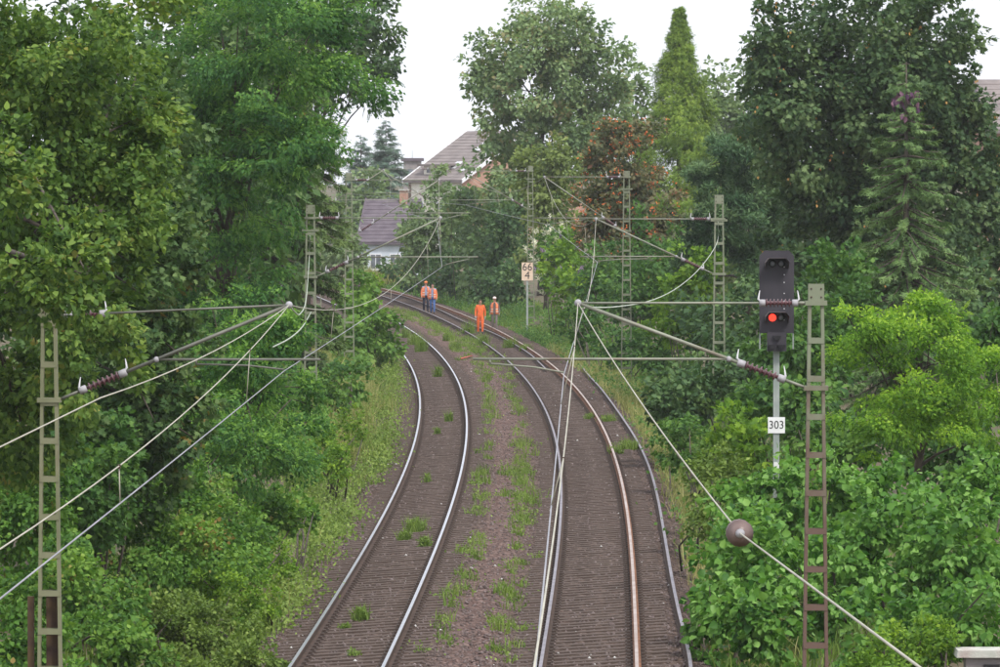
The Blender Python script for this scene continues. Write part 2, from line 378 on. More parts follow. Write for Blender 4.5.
track('railway_track', XB, 80.0, 'curved railway track with dull rails and a rusty orange outer rail, walked by the workers', [M['rail_side'], M['rail_dull']], [M['rail_rust'], M['rail_rusty_top']])
def spline(pts, n):
    P = np.array(pts, float); t = np.arange(len(P)); tt = np.linspace(0, len(P)-1, n); out = []
    for u in tt:
        i = min(int(u), len(P)-2); f = u - i
        p0, p1, p2, p3 = P[max(i-1, 0)], P[i], P[i+1], P[min(i+2, len(P)-1)]
        out.append(.5*((2*p1)+(-p0+p2)*f+(2*p0-5*p1+4*p2-p3)*f*f+(-p0+3*p1-3*p2+p3)*f**3))
    return np.array(out)
def loose_rail(pts, label, zoff, mats):
    P = spline(pts, 60); org = Vector((P[0, 0], P[0, 1], 0)); o = empty('loose_rail', org)
    q = []
    for x, d in P:
        z = float(bed_z(np.array(x - XA(d)), np.array(x - XB(d)))) + zoff
        q.append(Vector((x, d, z)) - org)
    me = rail_mesh('loose_rail', q, mats)
    bpy.data.objects.remove(o); o = link('loose_rail', me); o.location = org
    tag(o, label, 'rail', 'old rails lying loose beside the track')
loose_rail([(2.9, 83.2), (2.98, 86.2), (3.05, 90.5), (3.12, 96), (3.25, 104), (3.5, 117.3), (3.72, 129.4), (3.88, 141), (3.95, 152), (3.94, 162), (3.87, 173.4), (3.76, 187), (3.63, 200), (3.47, 211), (3.36, 224), (3.27, 243)],
           'long loose rail lying in a bow outside the right track', .16, [M['rail_side'], M['rail_dull']])
loose_rail([(1.84, 220), (1.46, 233.8), (1.19, 241.6), (.73, 251.8), (.23, 261.9), (-.25, 270.5), (-.83, 279), (-1.33, 286), (-2.3, 300.7), (-3.6, 322), (-4.95, 341), (-6.2, 357), (-7.79, 372), (-9.25, 385.3), (-10.43, 398.2)],
           'loose rail lying inside the right track beside the walking workers', .16, [M['rail_side'], M['rail_dull']])

# ---------------------------------------------------------------- overhead line masts
def insulator(parent, p0, p1, r, horns=True, nrib=7):
    """ribbed porcelain rod between p0 and p1 with two caps and arcing horns"""
    p0, p1 = Vector(p0), Vector(p1); d = p1 - p0; L = d.length; t = d / L
    path, rad = [], []
    def a(u, q): path.append(p0 + d * u); rad.append(q)
    for k in range(nrib):
        u = .16 + .68 * k / nrib; w = .68 / nrib
        a(u, r*.42); a(u + w*.45, r*.42); a(u + w*.55, r); a(u + w*.78, r*.95); a(u + w*.95, r*.42)
    ins = MB().tube(path, rad, 10).build('insulator', [M['porcelain']], parent)
    for u0, u1 in ((0, .16), (.84, 1)):
        MB().tube([p0 + d*u0, p0 + d*(u0*.97+u1*.03), p0 + d*(u0*.1+u1*.9), p0 + d*u1], [r*.5, r*.85, r*.85, r*.6], 8).build('cap', [M['cap']], ins)
        if horns:
            q = p0 + d * ((u0 + u1) / 2); s = -1 if u0 == 0 else 1
            MB().tube([q, q + t*s*r*1.0 + Vector((0, 0, r*.9)), q + t*s*r*.6 + Vector((0, 0, r*3.0))], [r*.2, r*.28, r*.08], 5).build('arcing_horn', [M['horn']], ins)
    return ins
def bar(name, p0, p1, r, mat, parent, n=8): return MB().tube([p0, p1], r, n).build(name, [mat], parent)
def mast(X, D, ztop, label, tip, stay_z, reg, contact, mat, zb=None, wtop=.2, wbot=.4, scale_bat=.5, plate=None, arm_mat=None, clamp=True):
    """flat lattice mast (two channels joined by battens) with its cantilever; everything relative to the foot"""
    zb = float(ground_z(X, D)) - .1 if zb is None else zb
    r = empty('catenary_mast', (X, D, zb)); tag(r, label, 'mast', 'catenary masts along the line')
    O = Vector((X, D, zb)); H = ztop - zb; dep = .14; fl = .044
    am = arm_mat or M['arm']
    wid = lambda z: wbot + (wtop - wbot) * z / H
    for s in (-1, 1):
        u = MB()
        def col_(z): w = wid(z)/2; return sorted((s*w, s*(w - fl)))
        a0, a1 = col_(0), col_(H)
        u.hexa([(a0[0], -dep/2, 0), (a0[1], -dep/2, 0), (a0[1], -dep/2+.012, 0), (a0[0], -dep/2+.012, 0), (a1[0], -dep/2, H), (a1[1], -dep/2, H), (a1[1], -dep/2+.012, H), (a1[0], -dep/2+.012, H)])
        u.hexa([(a0[0], dep/2-.012, 0), (a0[1], dep/2-.012, 0), (a0[1], dep/2, 0), (a0[0], dep/2, 0), (a1[0], dep/2-.012, H), (a1[1], dep/2-.012, H), (a1[1], dep/2, H), (a1[0], dep/2, H)])
        e0, e1 = (s*wid(0)/2, s*wid(H)/2)
        x0 = sorted((e0, e0 - s*.01)); x1 = sorted((e1, e1 - s*.01))
        u.hexa([(x0[0], -dep/2+.012, 0), (x0[1], -dep/2+.012, 0), (x0[1], dep/2-.012, 0), (x0[0], dep/2-.012, 0), (x1[0], -dep/2+.012, H), (x1[1], -dep/2+.012, H), (x1[1], dep/2-.012, H), (x1[0], dep/2-.012, H)])
        u.build('upright', [mat], r)
    MB().box(-wtop/2-.004, wtop/2+.004, -dep/2-.012, -dep/2-.001, H-.24, H+.004).build('top_plate', [mat], r)
    z = H - .24 - scale_bat
    while z > .1:
        w = wid(z)/2
        for yy in ((-dep/2-.009, -dep/2-.001), (dep/2+.001, dep/2+.009)):
            MB().box(-w+.004, w-.004, yy[0], yy[1], z-.038, z+.038).build('batten', [mat], r)
        z -= scale_bat
    for q in (-1, 1):
        for zz in (H-.06, H-.17): MB().ball((q*(wtop/2-.035), -dep/2-.014, zz), .013, nu=6, nv=4).build('bolt', [M['baseplate']], r)
    f = MB(); f.box(-.42, .42, -.35, .35, -.5, .12); f.build('foundation', [M['concrete']], r)
    if plate:
        for x0, x1 in ((-.30, -.215), (-.055, .115)):
            MB().box(x0, x1, .09, .15, .0, plate - zb).build('rusty_channel', [M['rust_plate']], r)
    side = -1 if tip[0] < X else 1
    T = Vector((tip[0], 0 + D, tip[1])) - O
    A = Vector((side*wid(T.z)/2, 0, min(T.z, H-.1))) ; S = Vector((side*wid(stay_z-zb)/2, 0, stay_z - zb))
    # upper arm
    L = (T - A).length; t = (T - A) / L
    up = bar('upper_arm', A + t*.62*1.0, T, .0145, am, r); bar('arm_bracket', A, A + t*.14, .022, am, r)
    insulator(up, A + t*.13, A + t*.64, .055)
    MB().box(-wid(T.z)/2-.04, wid(T.z)/2+.04, -.1, .1, A.z-.03, A.z+.03).build('clamp', [mat], r)
    # stay tube
    L = (T - S).length; t = (T - S) / L
    st = bar('stay_tube', S + t*.95, T, .0235, am, r); bar('stay_bracket', S, S + t*.34, .02, am, r)
    insulator(st, S + t*.3, S + t*.97, .06)
    MB().box(-wid(S.z)/2-.04, wid(S.z)/2+.04, -.1, .1, S.z-.03, S.z+.03).build('clamp', [mat], r)
    MB().ball(T, .05).build('head_clamp', [M['cap']], r)
    if clamp:
        MB().box(-wid(H*.9)/2-.1, wid(H*.9)/2+.1, -.09, .09, H-.72, H-.66).build('cross_bracket', [mat], r)
    # registration tube hung from the stay, steady arm to the contact wire
    zr = reg[1] - zb; u = (zr - S.z) / (T.z - S.z); Q = S.lerp(T, max(.05, min(.95, u)))
    E = Vector((reg[0] - X, 0, zr)); rg = bar('registration_tube', Q - (E - Q).normalized()*.05, E, .0165, am, r)
    MB().ball(Q, .04).build('tube_clamp', [M['cap']], rg)
    C = Vector((contact[0], D, contact[1])) - O
    sa_x = reg[0] - X + side*(-.22) if len(reg) < 3 else reg[2] - X
    Sx = Vector((sa_x, 0, zr - .06)); bar('drop_bracket', Vector((sa_x, 0, zr)), Sx, .014, am, rg)
    MB().tube([Sx, Sx.lerp(C, .6) + Vector((0, 0, .035)), C + Vector((0, 0, .02))], .012, 6).build('steady_arm', [am], r)
    return r
def PX(x, D): return (x - 500) * D / F
def PZ(y, D): return at(500, y, D).z
DR1 = DL1 = 72.0; DR2 = DL2 = 150.0; DR3 = 210.0; DL3 = 215.0; DR4 = 292.0; DL4 = 290.0; DR5 = 370.0
SUP_B = [  # D, messenger X, Z, contact X, Z
    (DR1, PX(578, 72), PZ(303, 72), PX(564, 72), PZ(374, 72)), (DR2, PX(596, 150), PZ(219, 150), PX(597.5, 150), PZ(262, 150)),
    (DR3, PX(544.5, 210), PZ(177, 210), PX(549, 210), PZ(225, 210)), (DR4, PX(463, 292), PZ(171, 292), PX(466, 292), PZ(205, 292)),
    (DR5, PX(379, 370), PZ(169, 370), PX(381, 370), PZ(197, 370))]
SUP_A = [
    (DL1, PX(289, 72), PZ(305, 72), PX(284, 72), PZ(371, 72)), (DL2, PX(440.5, 150), PZ(218, 150), PX(442, 150), PZ(267, 150)),
    (DL3, PX(439, 215), PZ(180, 215), PX(437, 215), PZ(222, 215)), (DL4, float(XA(290)), PZ(170, 290), float(XA(290))-.1, PZ(204, 290))]
def mk(sup, i): return (sup[i][1], sup[i][2]), (sup[i][3], sup[i][4])
t_, c_ = mk(SUP_B, 0); mast(PX(816, 72), 72, PZ(284, 72), 'rust-brown lattice mast standing before the big-leaved thicket and the signal', t_, PZ(388, 72), (PX(473, 72), PZ(359, 72), PX(490, 72)), c_, M['mast_rusty'], wtop=.2, wbot=.38, clamp=False)
t_, c_ = mk(SUP_A, 0); mast(PX(49, 72), 72, PZ(308, 72), 'olive lattice mast with rusty channels at its foot, half hidden by leaves at far left', t_, PZ(400, 72), (PX(320, 72), PZ(359.5, 72), PX(196, 72)), c_, M['mast_olive'], wtop=.2, wbot=.36, plate=PZ(597, 72), arm_mat=M['arm_dark'], clamp=False)
t_, c_ = mk(SUP_B, 1); mast(PX(719, 150), 150, PZ(195, 150), 'green-grey lattice mast between the dark pine and the light green sapling', t_, PZ(274, 150), (PX(580, 150), PZ(256.5, 150), PX(648, 150)), c_, M['mast_green'], wtop=.24, wbot=.42, scale_bat=.54)
t_, c_ = mk(SUP_A, 1); mast(PX(310.5, 150), 150, PZ(205, 150), 'green lattice mast standing before the drooping spruce on the left', t_, PZ(277, 150), (PX(478, 150), PZ(257, 150), PX(469, 150)), c_, M['mast_green'], wtop=.24, wbot=.42, scale_bat=.54)
t_, c_ = mk(SUP_B, 2); mast(PX(626.5, 210), 210, PZ(171, 210), 'green-grey lattice mast standing before the red-berried rowan', t_, PZ(231, 210), (PX(534, 210), PZ(218, 210), PX(585, 210)), c_, M['mast_green'], wtop=.24, wbot=.44, scale_bat=.56)
t_, c_ = mk(SUP_A, 2); mast(PX(349, 215), 215, PZ(173, 215), 'green lattice mast rising from the elder bush beside the far bend', t_, PZ(236, 215), (PX(470, 215), PZ(213, 215), PX(462, 215)), c_, M['mast_green'], wtop=.24, wbot=.44, scale_bat=.56)
t_, c_ = mk(SUP_B, 3); mast(PX(530.5, 292), 292, PZ(166, 292), 'slim green lattice mast directly behind the kilometre sign', t_, PZ(209, 292), (PX(451, 292), PZ(200, 292), PX(500, 292)), c_, M['mast_green'], wtop=.26, wbot=.46, scale_bat=.6)
t_, c_ = mk(SUP_A, 3); mast(float(XA(290)) - 3.5, 290, PZ(163, 290), 'far lattice mast mostly hidden behind the left spruce', t_, PZ(210, 290), (float(XA(290)) + .8, PZ(200, 290), float(XA(290)) + .6), c_, M['mast_green'], wtop=.26, wbot=.46, scale_bat=.6)
t_, c_ = mk(SUP_B, 4); mast(PX(432, 370), 370, PZ(165, 370), 'farthest lattice mast, behind the bushes in front of the gabled house', t_, PZ(200, 370), (PX(370, 370), PZ(193, 370), PX(400, 370)), c_, M['mast_green'], wtop=.26, wbot=.46, scale_bat=.6)

# ---------------------------------------------------------------- overhead wires
def sagged(p, q, sag, n=24):
    p, q = Vector(p), Vector(q); return [p.lerp(q, i/n) - Vector((0, 0, 4*sag*(i/n)*(1-i/n))) for i in range(n+1)]
def overhead(sup, near, label, sags, end, rm):
    r = empty('overhead_line', (sup[0][1], sup[0][0], 0)); tag(r, label, 'overhead wire'); O = Vector(r.location)
    S = [near] + sup + ([end] if end else [])
    mw, cw = [], []
    for i in range(len(S) - 1):
        a, b = S[i], S[i+1]
        seg = sagged((a[1], a[0], a[2]), (b[1], b[0], b[2]), sags[i])
        cs = sagged((a[3], a[0], a[4]), (b[3], b[0], b[4]), .02)
        mw += seg if not mw else seg[1:]; cw += cs if not cw else cs[1:]
        for k in range(4, 24, 8):
            p, q = seg[k], cs[k]
            if p.z - q.z > .12 and p.y > 30:
                MB().tube([p - O, q - O], .005, 4).build('dropper', [M['wire_cream']], r)
                MB().box(p.x-O.x-.011, p.x-O.x+.011, p.y-O.y-.03, p.y-O.y+.03, p.z-O.z-.018, p.z-O.z+.012).build('dropper_clip', [M['rail_side']], r)
    MB().tube([p - O for p in mw], rm, 6).build('messenger_wire', [M['wire_cream']], r)
    MB().tube([p - O for p in cw], .0068, 6).build('contact_wire', [M['wire_grey']], r)
    return r
overhead(SUP_A, (14, -3.2, 5.5, -3.12, 4.98), 'cream and grey overhead wires above the left track', [.42, .85, .85, .8], None, .0062)
overhead(SUP_B, (14, -.03, 5.55, -.035, 4.98), 'cream and grey overhead wires above the right track', [.40, .85, .82, .85, .9, .8], (440, float(XB(440)), PZ(166, 440), float(XB(440)), PZ(188, 440)), .0062)
def anchor(p, q, e, label, disc):
    p, q, e = Vector(p), Vector(q), Vector(e)
    r = empty('anchor_wire', p); tag(r, label, 'wire')
    pts = sagged(p, q, .10, 10) + sagged(q, e, .0, 4)[1:]
    MB().tube([v - p for v in pts], .0068, 6).build('wire', [M['wire_cream']], r)
    if disc:
        d = (e - q).normalized(); c = q - p
        k = MB(); k.tube([c + d*u for u in (-.2, -.16, -.155, -.11, -.1, -.05, -.045, 0, .005, .05, .055, .10)], [.03, .03, .095, .1, .045, .045, .1, .095, .045, .045, .1, .03], 14)
        ins = k.build('disc_insulator', [surf('disc_brown', (.16, .11, .10), (.23, .165, .15), rough=.4, scale=6)], r)
        MB().tube([c - d*.25, c - d*.19], .028, 8).build('cap', [M['cap']], ins); MB().tube([c + d*.09, c + d*.15, c + d*.17], [.036, .032, .015], 10).build('cap', [M['cap']], ins)
anchor((SUP_B[0][1], 72, SUP_B[0][2]), (PX(740, 40), 40, PZ(533, 40)), (PX(1010, 17), 17, PZ(734, 17)), 'cream anchor wire with a round brown insulator crossing the lower right', True)
anchor((SUP_A[0][1], 72, SUP_A[0][2]), (PX(100, 47), 47, PZ(398, 47)), (PX(-150, 32), 32, PZ(520, 32)), 'cream anchor wire running from the left mast arm to the left edge', False)
def feeder(pts, label, n=30):
    P = spline([tuple(p) for p in pts], n); O = Vector(P[0])
    o = MB().tube([Vector(p) - O for p in P], .011, 5).build('feeder_cable', [M['wire_green']]); o.location = O
    tag(o, label, 'cable')
feeder([at(718, 222, 149.6), at(717, 243, 149.6), at(700, 268, 138), at(677, 288, 120), at(650, 301, 104), at(615, 307, 88), at(588, 307, 74), at(581, 304, 72)], 'slack green cable looping from the pine-side mast to the right arm head')
feeder([at(310, 236, 149.6), at(309, 262, 148), at(306, 300, 120), at(300, 314, 95), at(294, 311, 78), at(290, 306, 72.1)], 'slack green cable looping from the spruce-side mast to the left arm head')
feeder([at(273, 347, 72.3), at(290, 338, 80), at(303, 326, 100), at(311, 312, 149.6)], 'short slack cable hanging between the left arm and the spruce-side mast')

# ---------------------------------------------------------------- light signal and signs
def text_mesh(body, size, mat, parent, loc, name='lettering', sx=1.0):
    cu = bpy.data.curves.new(name, 'FONT'); cu.body = body; cu.size = size; cu.align_x = 'CENTER'; cu.align_y = 'CENTER'; cu.extrude = .0015
    o = bpy.data.objects.new(name, cu); col.objects.link(o)
    me = bpy.data.meshes.new_from_object(o.evaluated_get(bpy.context.evaluated_depsgraph_get())); bpy.data.objects.remove(o)
    me.materials.clear(); me.materials.append(mat)
    t = link(name, me, parent); t.location = loc; t.rotation_euler = (math.pi/2, 0, 0); t.scale = (sx, 1, 1)
    return t
def signal():
    D = 100.0; X = PX(776.5, D); zb = float(ground_z(X, D)) - .05; k = D / F
    r = empty('light_signal', (X, D, zb)); tag(r, 'tall black railway light signal showing red above a white 303 plate', 'signal')
    z = lambda y: PZ(y, D) - zb
    p = MB(); p.box(-.055, .055, -.05, .05, 0, z(336)); p.box(-.012, .012, -.056, -.049, 0.1, z(352)); p.build('post', [M['post_grey']], r)
    zt, z0 = z(250.5), z(333); w = 17.3 * k
    sh = MB().prism([(-w, z0), (w, z0), (w, zt-.1), (w-.09, zt), (-w+.09, zt), (-w, zt-.1)], -.10, -.06).build('shield', [M['signal_black']], r)
    b = MB(); b.box(-w*.72, w*.72, -.06, .16, z0+.03, zt-.1); b.build('lamp_housing', [M['signal_black']], sh)
    b = MB(); b.box(-9.5*k, 9.5*k, -.20, -.02, z(351), z(332)+.0); b.build('lower_box', [M['signal_black']], r)
    for xx in (-w+.012, w-.012): MB().box(xx-.012, xx+.012, -.06, -.03, z(349), z0-.002).build('side_strip', [M['post_grey']], r)
    def hood(cx, cz, hw, dep, ht, nm='hood', par=sh):
        pts = [(cx-hw, cz-ht), (cx-hw, cz-ht*.15), (cx-hw*.72, cz+ht*.35), (cx+hw*.72, cz+ht*.35), (cx+hw, cz-ht*.15), (cx+hw, cz-ht),
               (cx+hw-.012, cz-ht), (cx+hw-.012, cz-ht*.15-.006), (cx+hw*.72-.005, cz+ht*.35-.014), (cx-hw*.72+.005, cz+ht*.35-.014), (cx-hw+.012, cz-ht*.15-.006), (cx-hw+.012, cz-ht)]
        m = MB(); n_ = len(pts)
        vs = [(a, -.101, c) for a, c in pts] + [(a, -.101-dep*(1 if c > cz - ht*.5 else .12), c) for a, c in pts]
        m.add(vs, [(i, (i+1) % n_, n_+(i+1) % n_, n_+i) for i in range(n_)]); m.build(nm, [surf(nm+'_grey', (.13, .105, .105), (.20, .165, .16), rough=.6, scale=5)], par)
    for cz, nm in ((z(263.5), 'up'), (z(317.5), 'lo')):
        hood(0, cz+.05, .215, .30, .15)
        for sx in (-1, 1):
            lit = (nm == 'lo' and sx < 0)
            m = MB(); path = [(sx*.078, -.101, cz), (sx*.078, -.112, cz)]
            m.tube(path, .066, 16); ln = m.build('lens', [M['signal_dark']], sh)
            if lit:
                mm = MB().ball((sx*.078, -.113, cz), (.068, .02, .068), nu=16, nv=8); mm.build('red_lamp', [M['lamp_red']], sh)
            else:
                MB().ball((sx*.078, -.112, cz), (.05, .014, .05), nu=12, nv=6).build('glass_disc', [M['glass']], sh)
    for cx, cz in ((0, z(337)), (-.085, z(346)), (.085, z(346))):
        MB().prism([(cx-.075, cz+.03), (cx+.075, cz+.03), (cx+.03, cz-.05), (cx-.03, cz-.05)], -.26, -.201).build('small_hood', [M['signal_dark']], r)
    for q in range(7): MB().ball((.135, -.103, zt-.3-.16*q + .02*(q % 3)), .012, nu=6, nv=4).build('rivet', [M['horn']], sh)
    pl = MB().box(-.155, .155, -.075, -.062, z(433), z(417)).build('number_plate', [M['white_plate']], r)
    text_mesh('303', .205, M['black_paint'], pl, (0, -.0775, z(425)), sx=.92)
    MB().box(-.05, .05, -.08, -.058, z(470), z(462)).build('small_plate', [M['white_plate']], r)
signal()
def km_sign():
    D = 284.0; X = PX(527.3, D); zb = float(ground_z(X, D)) - .05; r = empty('kilometre_sign', (X, D, zb))
    tag(r, 'cream kilometre board reading 66 over 4 on a thin post', 'sign'); z = lambda y: PZ(y, D) - zb; k = D / F
    MB().box(-.05, .05, .0, .06, 0, z(266)).build('post', [M['post_grey']], r)
    b = MB().box(-5.6*k, 5.6*k, -.03, -.001, z(280.5), z(262.5)).build('board', [M['cream_plate']], r)
    text_mesh('66', .56, M['black_paint'], b, (0, -.033, z(267.2)), sx=.93); text_mesh('4', .56, M['black_paint'], b, (0, -.033, z(275.6)))
km_sign()
# concrete ledge at the lower right corner
def ledge():
    D = 76.0; p = at(984, 657, D); zb = float(ground_z(p.x, D)); r = empty('concrete_ledge', (p.x, D, zb)); tag(r, 'pale weathered concrete ledge poking out of the shrubs at lower right', 'ledge')
    x0, x1 = PX(956, D) - p.x, 4.0; zt = PZ(649, D) - zb
    MB().prism([(x0, zt-.1), (x0+.02, zt), (x1, zt), (x1, zt-.1)], -.25, .35).build('coping', [M['concrete']], r)
    MB().box(x0+.14, x1-.05, -.16, .28, -.3, zt-.101).build('wall', [M['concrete_dark']], r)
    MB().box(x0+.38, x0+.6, -.2, -.161, zt-.32, zt-.2).build('bracket', [M['signal_dark']], r)
ledge()
# ---------------------------------------------------------------- foliage machinery
def norm_(v): return v / np.maximum(np.linalg.norm(v, axis=-1, keepdims=True), 1e-9)
def T_leaf4():
    return np.array([(0, 0, 0), (.34, .45, .07), (0, 1, -.05), (-.34, .45, .07)]), np.array([(0, 1, 2), (0, 2, 3)])
def T_leaf6(w=.36):
    return np.array([(0, 0, 0), (w, .28, .08), (w*.8, .62, .06), (0, 1, -.08), (-w*.8, .62, .06), (-w, .28, .08)]), np.array([(0, 1, 2), (0, 2, 3), (0, 3, 4), (0, 4, 5)])
def T_lobed():
    v = [(0, 0, 0), (.22, .12, .03), (.5, .30, .06), (.26, .45, .03), (.38, .72, .04), (.12, .70, .02), (0, 1, -.08), (-.12, .70, .02), (-.38, .72, .04), (-.26, .45, .03), (-.5, .30, .06), (-.22, .12, .03)]
    t = [(0, 1, 3), (1, 2, 3), (0, 3, 5), (3, 4, 5), (0, 5, 6), (0, 6, 7), (7, 8, 9), (0, 7, 9), (9, 10, 11), (0, 9, 11)]
    return np.array(v), np.array(t)
def T_frond(pairs=6):
    v, t = [], []
    def lf(p, d, L, w):
        d = np.array(d, float); d /= np.linalg.norm(d); s = np.array([-d[1], d[0], 0]); b = len(v); p = np.array(p, float)
        v.extend([p, p + d*L*.5 + s*w, p + d*L + np.array([0, 0, -.03]), p + d*L*.5 - s*w]); t.extend([(b, b+1, b+2), (b, b+2, b+3)])
    for i in range(pairs):
        y = .12 + .8 * i / pairs; z = -.16 * y * y; L = .22 * (1 - .35 * abs(y - .45))
        lf((0, y, z), (1, .35, -.18), L, .05); lf((0, y, z), (-1, .35, -.18), L, .05)
    lf((0, .9, -.13), (0, 1, -.2), .25, .068)
    return np.array(v), np.array(t)
def T_spray(k=4, w=.05, droop=.0):
    v, t = [], []
    def bl(p, d, L, ww):
        d = np.array(d, float); d /= np.linalg.norm(d); s = np.cross(d, (0, 0, 1)); s = s/np.linalg.norm(s); b = len(v); p = np.array(p, float)
        v.extend([p, p + d*L*.4 + s*ww, p + d*L, p + d*L*.4 - s*ww]); t.extend([(b, b+1, b+2), (b, b+2, b+3)])
    bl((0, 0, 0), (0, 1, -droop), 1.0, w)
    for i in range(k):
        y = .15 + .7*i/k; s = 1 if i % 2 else -1
        bl((0, y, -droop*y), (s*.8, .75, -.15), .42*(1.1-y*.6), w*.85)
    return np.array(v), np.array(t)
def T_star(k=8, w=.045):
    r = np.random.default_rng(3); v, t = [], []
    for i in range(k):
        d = norm_(np.array([r.normal(), r.normal() + .9, r.normal()])); s = norm_(np.cross(d, r.normal(size=3))); b = len(v)
        v.extend([np.zeros(3), d*.5 + s*w, d, d*.5 - s*w]); t.extend([(b, b+1, b+2), (b, b+2, b+3)])
    return np.array(v), np.array(t)
def T_frond2():
    return T_frond(8)
TM = dict(leaf4=T_leaf4(), leaf6=T_leaf6(), heart=T_leaf6(.39), lobed=T_lobed(), frond=T_frond(8), spray=T_spray(), spray_d=T_spray(5, .05, .3), star=T_star(7, .085))
def instance(pos, ax, nr, size, tm, tint):
    V0, T0 = TM[tm]; k = len(V0); n = len(pos)
    ax = norm_(ax); nr = norm_(nr - ax * (nr * ax).sum(-1, keepdims=True)); sd_ = np.cross(ax, nr)
    V = pos[:, None] + size[:, None, None] * (V0[None, :, 0:1] * sd_[:, None] + V0[None, :, 1:2] * ax[:, None] + V0[None, :, 2:3] * nr[:, None])
    T = T0[None] + (np.arange(n) * k)[:, None, None]
    return V.reshape(-1, 3), T.reshape(-1, 3), np.repeat(tint, k)
def merge(parts):
    vs, ts, cs, b = [], [], [], 0
    for v, t, c in parts: vs.append(v); ts.append(t + b); cs.append(c); b += len(v)
    return np.concatenate(vs), np.concatenate(ts), np.concatenate(cs)
UP = np.array([0, 0, 1.0])
class Crown:
    """leaf clumps filling a set of ellipsoids given by photo pixels at a distance; each ellipsoid gets a lumpy outline"""
    def __init__(s, blobs, seed, clump=.22, fill=1.0, shell=2.2, lump=.22, zmin=None, dens=1.0):
        r = np.random.default_rng(seed); s.r = r; C, R, OUT, A, CF = [], [], [], [], []
        for bl in blobs:
            cx, cy, rx, ry, D = bl[:5]; px = F / D
            c = np.array(at(cx, cy, D)); rad = np.array([rx/px, (bl[5] if len(bl) > 5 else min(rx, ry*1.2)/px), ry/px])
            cr = clump * rad.mean() ** .75
            n = int(fill * 3.0 * dens * (rad[0]*rad[2] + rad[0]*rad[1] + rad[1]*rad[2]) / 3 / (cr*cr)) + 4
            d = norm_(r.normal(size=(n, 3)))
            ph = r.random((5, 3)) * 6.28; kk = r.normal(size=(5, 3)) * 2.2
            lum = np.clip(1 + lump * sum(np.sin((d @ kk[i]) * 1.6 + ph[i, 0]) for i in range(5)) / 2.2, .6, 1.2)
            u = r.random(n) ** (1 / shell)
            p = c + d * rad * (u * lum)[:, None]
            C.append(p); R.append(np.full(n, cr) * (.65 + .7 * r.random(n))); OUT.append(d); A.append(math.pi * rad[0] * rad[2]); CF.append(np.repeat(c[None], n, 0))
        s.C = np.concatenate(C); s.R = np.concatenate(R); s.out = np.concatenate(OUT); s.area = sum(A); s.cf = np.concatenate(CF)
        if zmin is not None:
            k = s.C[:, 2] > zmin; s.C, s.R, s.out, s.cf = s.C[k], s.R[k], s.out[k], s.cf[k]
    def leaves(s, size, tm='leaf4', cov=6.0, n=None, droop=.35, up=.55, outw=.55, rnd=.5, shoot=0.0, tmean=.45, tsd=.16, tclump=.13, flat=.75, sv=.3):
        r = s.r; n = int(cov * s.area / (.42 * size * size)) if n is None else n
        w = s.R ** 2; ci = r.choice(len(s.C), n, p=w / w.sum())
        d = norm_(r.normal(size=(n, 3))); rr = r.random(n) ** .45
        off = d * rr[:, None] * s.R[ci][:, None] * np.array([1, 1, flat]); pos = s.C[ci] + off
        o = norm_(.5 * d + .8 * s.out[ci] * 1.0)
        nr = up * UP + outw * o + rnd * r.normal(size=(n, 3)); ax = .8 * o + .55 * r.normal(size=(n, 3)) - droop * UP
        ct = r.normal(0, tclump, len(s.C)); tint = tmean + ct[ci] + r.normal(0, tsd, n)
        if shoot: tint = tint + shoot * (np.clip(d[:, 2], -.4, 1)) * (.4 + .6*np.clip(s.out[ci][:, 2] + .5, 0, 1))  # light from above painted into the tint: clump tops lighter, undersides darker
        sz = size * (1 - sv + 2 * sv * r.random(n))
        return instance(pos, ax, nr, sz, tm, np.clip(tint, 0, .995))
def limbs(mb, base, tops, r0, seed, n_main=7, zf=.35):
    r = random.Random(seed); base = Vector(base); top = max(tops, key=lambda t: t[2])
    cx = sum(t[0] for t in tops)/len(tops); cy = sum(t[1] for t in tops)/len(tops)
    tip = Vector((base.x*.3 + cx*.7, base.y*.3 + cy*.7, base.z + (top[2]-base.z)*.86)); H = tip.z - base.z
    path = []; rad = []
    for i in range(9):
        t = i/8; p = base.lerp(tip, t) + Vector((r.gauss(0, .02*H*t), r.gauss(0, .02*H*t), 0)); path.append(p); rad.append(max(r0*(1-t)**.8*(1 if i else 1.35), .02))
    mb.tube(path, rad, 8)
    for t in r.sample(list(tops), min(n_main*3, len(tops))):
        k = r.uniform(zf, .85); i = min(int(k*8), 7); a = path[i].lerp(path[i+1], k*8-i); b = Vector(t)
        L = (b-a).length; m_ = a.lerp(b, .5) + Vector((0, 0, L*.08)); rr = max(r0*.42*(1-k*.6), .018)
        mb.tube([a, a.lerp(m_, .5) + Vector((0, 0, L*.03)), m_, b], [rr, rr*.75, rr*.5, .01], 5)
def tree(name, label, cat, base_px, D, crown, lv, mat, r0=.18, group=None, part='crown', trunk='trunk', extra=None, seed=1, n_main=7, base_x=None):
    bx_ = PX(base_px, D) if base_x is None else base_x; zb = float(ground_z(bx_, D)); O = np.array([bx_, D, zb])
    o = empty(name, O); tag(o, label, cat, group)
    V, T, c = merge(lv); link(part, np_mesh(part, V - O, T, mat, tint=c), o)
    mb = MB(); k = list(range(0, len(crown.C), max(1, len(crown.C)//60)))
    limbs(mb, (0, 0, -.15), [tuple(crown.C[i] - O) for i in k], r0, seed, n_main); mb.build(trunk, [M['bark']], o)
    for nm, (V, T, c), m_ in (extra or []): link(nm, np_mesh(nm, V - O, T, m_, tint=c), o)
    return o
